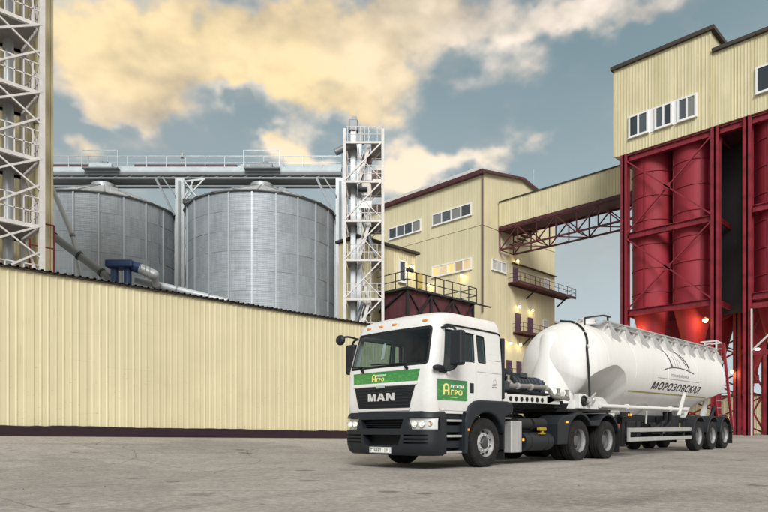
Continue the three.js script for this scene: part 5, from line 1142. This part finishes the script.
  part('side_pipe', [rod([7.0, 1.40, 1.1], [13.2, 1.40, 1.1], .055, 14), rod([8.55, 1.4, 1.1], [8.65, 1.4, 1.1], .085, 14), rod([11.7, 1.4, 1.1], [11.8, 1.4, 1.1], .085, 14)], M.white, T);
  part('side_strut', [rod([10.0, 1.3, 1.08], [10.15, .95, 1.0], .03, 8)], M.white, T);
  part('side_strut', [bar([12.35, 1.2, 1.15], [12.85, 1.95, 1.16], .09, .05)], M.white, T);
  part('landing_leg', [bx(8.62, 8.8, .32, 1.2, .8, .96), bx(8.55, 8.87, .28, .325, .72, 1.04)], chassisM, T);
  part('landing_leg', [bx(8.62, 8.8, .32, 1.2, -.96, -.8), bx(8.55, 8.87, .28, .325, -1.04, -.72)], chassisM, T);
  part('marker_board', [rbx(8.25, 8.75, 1.1, 1.26, 1.06, 1.14, .02)], plasticDeep, T); part('marker_lamp', [rbx(8.6, 8.66, 1.15, 1.21, 1.14, 1.16, .006), rbx(8.76, 8.82, 1.15, 1.21, 1.13, 1.15, .006)], amber, T);
  part('discharge_hose', [hose([[10.5, .8, .2], [11.2, .75, .7], [11.7, 1.0, .95], [11.6, 1.3, 1.0]], .07, 30, 10), hose([[10.9, .8, .3], [11.5, .7, .85], [12.0, .95, 1.0], [11.95, 1.3, 1.02]], .07, 30, 10)], plasticDeep, T);
  part('discharge_pipe', [rod([9.2, .72, 0], [16, .72, 0], .08, 12), rod([10.5, .6, 0], [10.5, .85, 0], .2, 16), rod([13.6, .6, 0], [13.6, 1.05, 0], .2, 16)], alu, T);
  part('tool_box', [rbx(9.0, 9.9, .55, 1.0, .5, .95, .03)], chassisM, T);
  part('tool_box', [rbx(12.0, 12.8, .75, 1.2, .55, 1.0, .03)], chassisM, T);
  // side guard
  for (const s of [1, -1]) {
    const z0 = s > 0 ? 1.15 : -1.2, z1 = s > 0 ? 1.2 : -1.15;
    const gd = part('side_guard', [rbx(8.55, 13.35, .69, .81, z0, z1, .012), rbx(8.55, 13.35, .42, .54, z0, z1, .012), rbx(8.5, 8.62, .42, .81, z0 - .004, z1 + .004, .012)], alu, T);
    for (const x of [9.2, 11, 12.8]) part('guard_bracket', [bx(x, x + .08, .45, 1.0, s * 1.09, s * 1.14)], chassisM, gd);
  }
  // axles, wheels, fenders
  for (const [i, x] of [14.0, 15.37, 16.72].entries()) {
    part('axle', [rod([x, .57, -1.0], [x, .57, 1.0], .07, 12)], chassisM, T);
    for (const s of [1, -1]) {
      wheel(T, 'rear', x, .52, s * 1.06, s, .4 + i * .9, rimRing);
      const sh = [], arc = (r, a0, a1, n) => Array.from({ length: n + 1 }, (_, k) => { const th = mix(a0, a1, k / n) * Math.PI / 180; return [x + r * Math.cos(th), .555 + r * Math.sin(th)]; });
      sh.push(...arc(.66, 172, i === 2 ? 8 : 48, 12), ...arc(.60, i === 2 ? 8 : 48, 172, 12));
      part('fender', [extr(new THREE.Shape(sh.map(([a, b]) => new THREE.Vector2(a, b))), .44, .012).translate(0, 0, s > 0 ? .82 : -1.26)], plastic, T);
    }
  }
  part('fender_lamp', [rbx(16.9, 16.98, 1.14, 1.2, 1.2, 1.27, .01)], amber, T);
  part('mud_flap', [bx(17.42, 17.44, .2, .8, .8, 1.25), bx(17.42, 17.44, .2, .8, -1.25, -.8)], plasticDeep, T);
  part('rear_bumper', [rbx(17.45, 17.57, .45, .6, -1.2, 1.2, .02), bx(17.3, 17.45, .5, 1.1, .42, .52), bx(17.3, 17.45, .5, 1.1, -.52, -.42)], alu, T);
  part('tail_lamp', [rbx(17.57, 17.62, .62, .75, .75, 1.18, .02), rbx(17.57, 17.62, .62, .75, -1.18, -.75, .02)], mat([.4, .01, .01], { roughness: .3 }), T);
  parts('rear_stand', [flat([[15.9, 1.2], [16.3, 1.9], [16.6, 1.9], [16.4, 1.2]], .06).translate(0, 0, .6), flat([[15.9, 1.2], [16.3, 1.9], [16.6, 1.9], [16.4, 1.2]], .06).translate(0, 0, -.66)], M.white, T);
  part('rear_stand', [flat([[13.1, 1.15], [13.5, 1.5], [13.9, 1.5], [13.5, 1.15]], .06).translate(0, 0, .9)], M.white, T);
  part('drain_hose', [hose([[16.5, 1.5, .9], [16.0, 1.55, 1.05], [15.7, 1.35, 1.1], [15.6, 1.15, 1.05]], .06, 24, 10)], plasticDeep, T);
  // rear ladder
  const ld = part('ladder_rail', [bar([17.25, 4.0, 1.0], [18.3, .72, 1.0], .08, .1)], M.red, T); part('ladder_rail', [bar([17.25, 4.0, .5], [18.3, .72, .5], .08, .1)], M.red, T); part('ladder_edge', [bar([17.33, 4.0, 1.0], [18.38, .72, 1.0], .06, .03)], M.whiteSteel, T);
  for (let k = 0; k < 11; k++) { const f = .06 + k * .085; part('rung', bar([mix(17.25, 18.3, f), mix(4.0, .72, f), .52], [mix(17.25, 18.3, f), mix(4.0, .72, f), .94], .035), alu, T); }
  part('ladder_foot', [bar([17.5, 1.0, .5], [18.2, 1.0, .5], .05), bar([17.1, 3.3, .5], [17.45, 3.3, .5], .05)], M.redSteel, T);
  T.rotation.z = .0055;   // the yard rises a little under the rear axles
  T.position.y = -.035;
}

scene.traverse((o) => { if (o.isMesh) { o.castShadow = true; o.receiveShadow = true; } });
renderer.render(scene, camera);
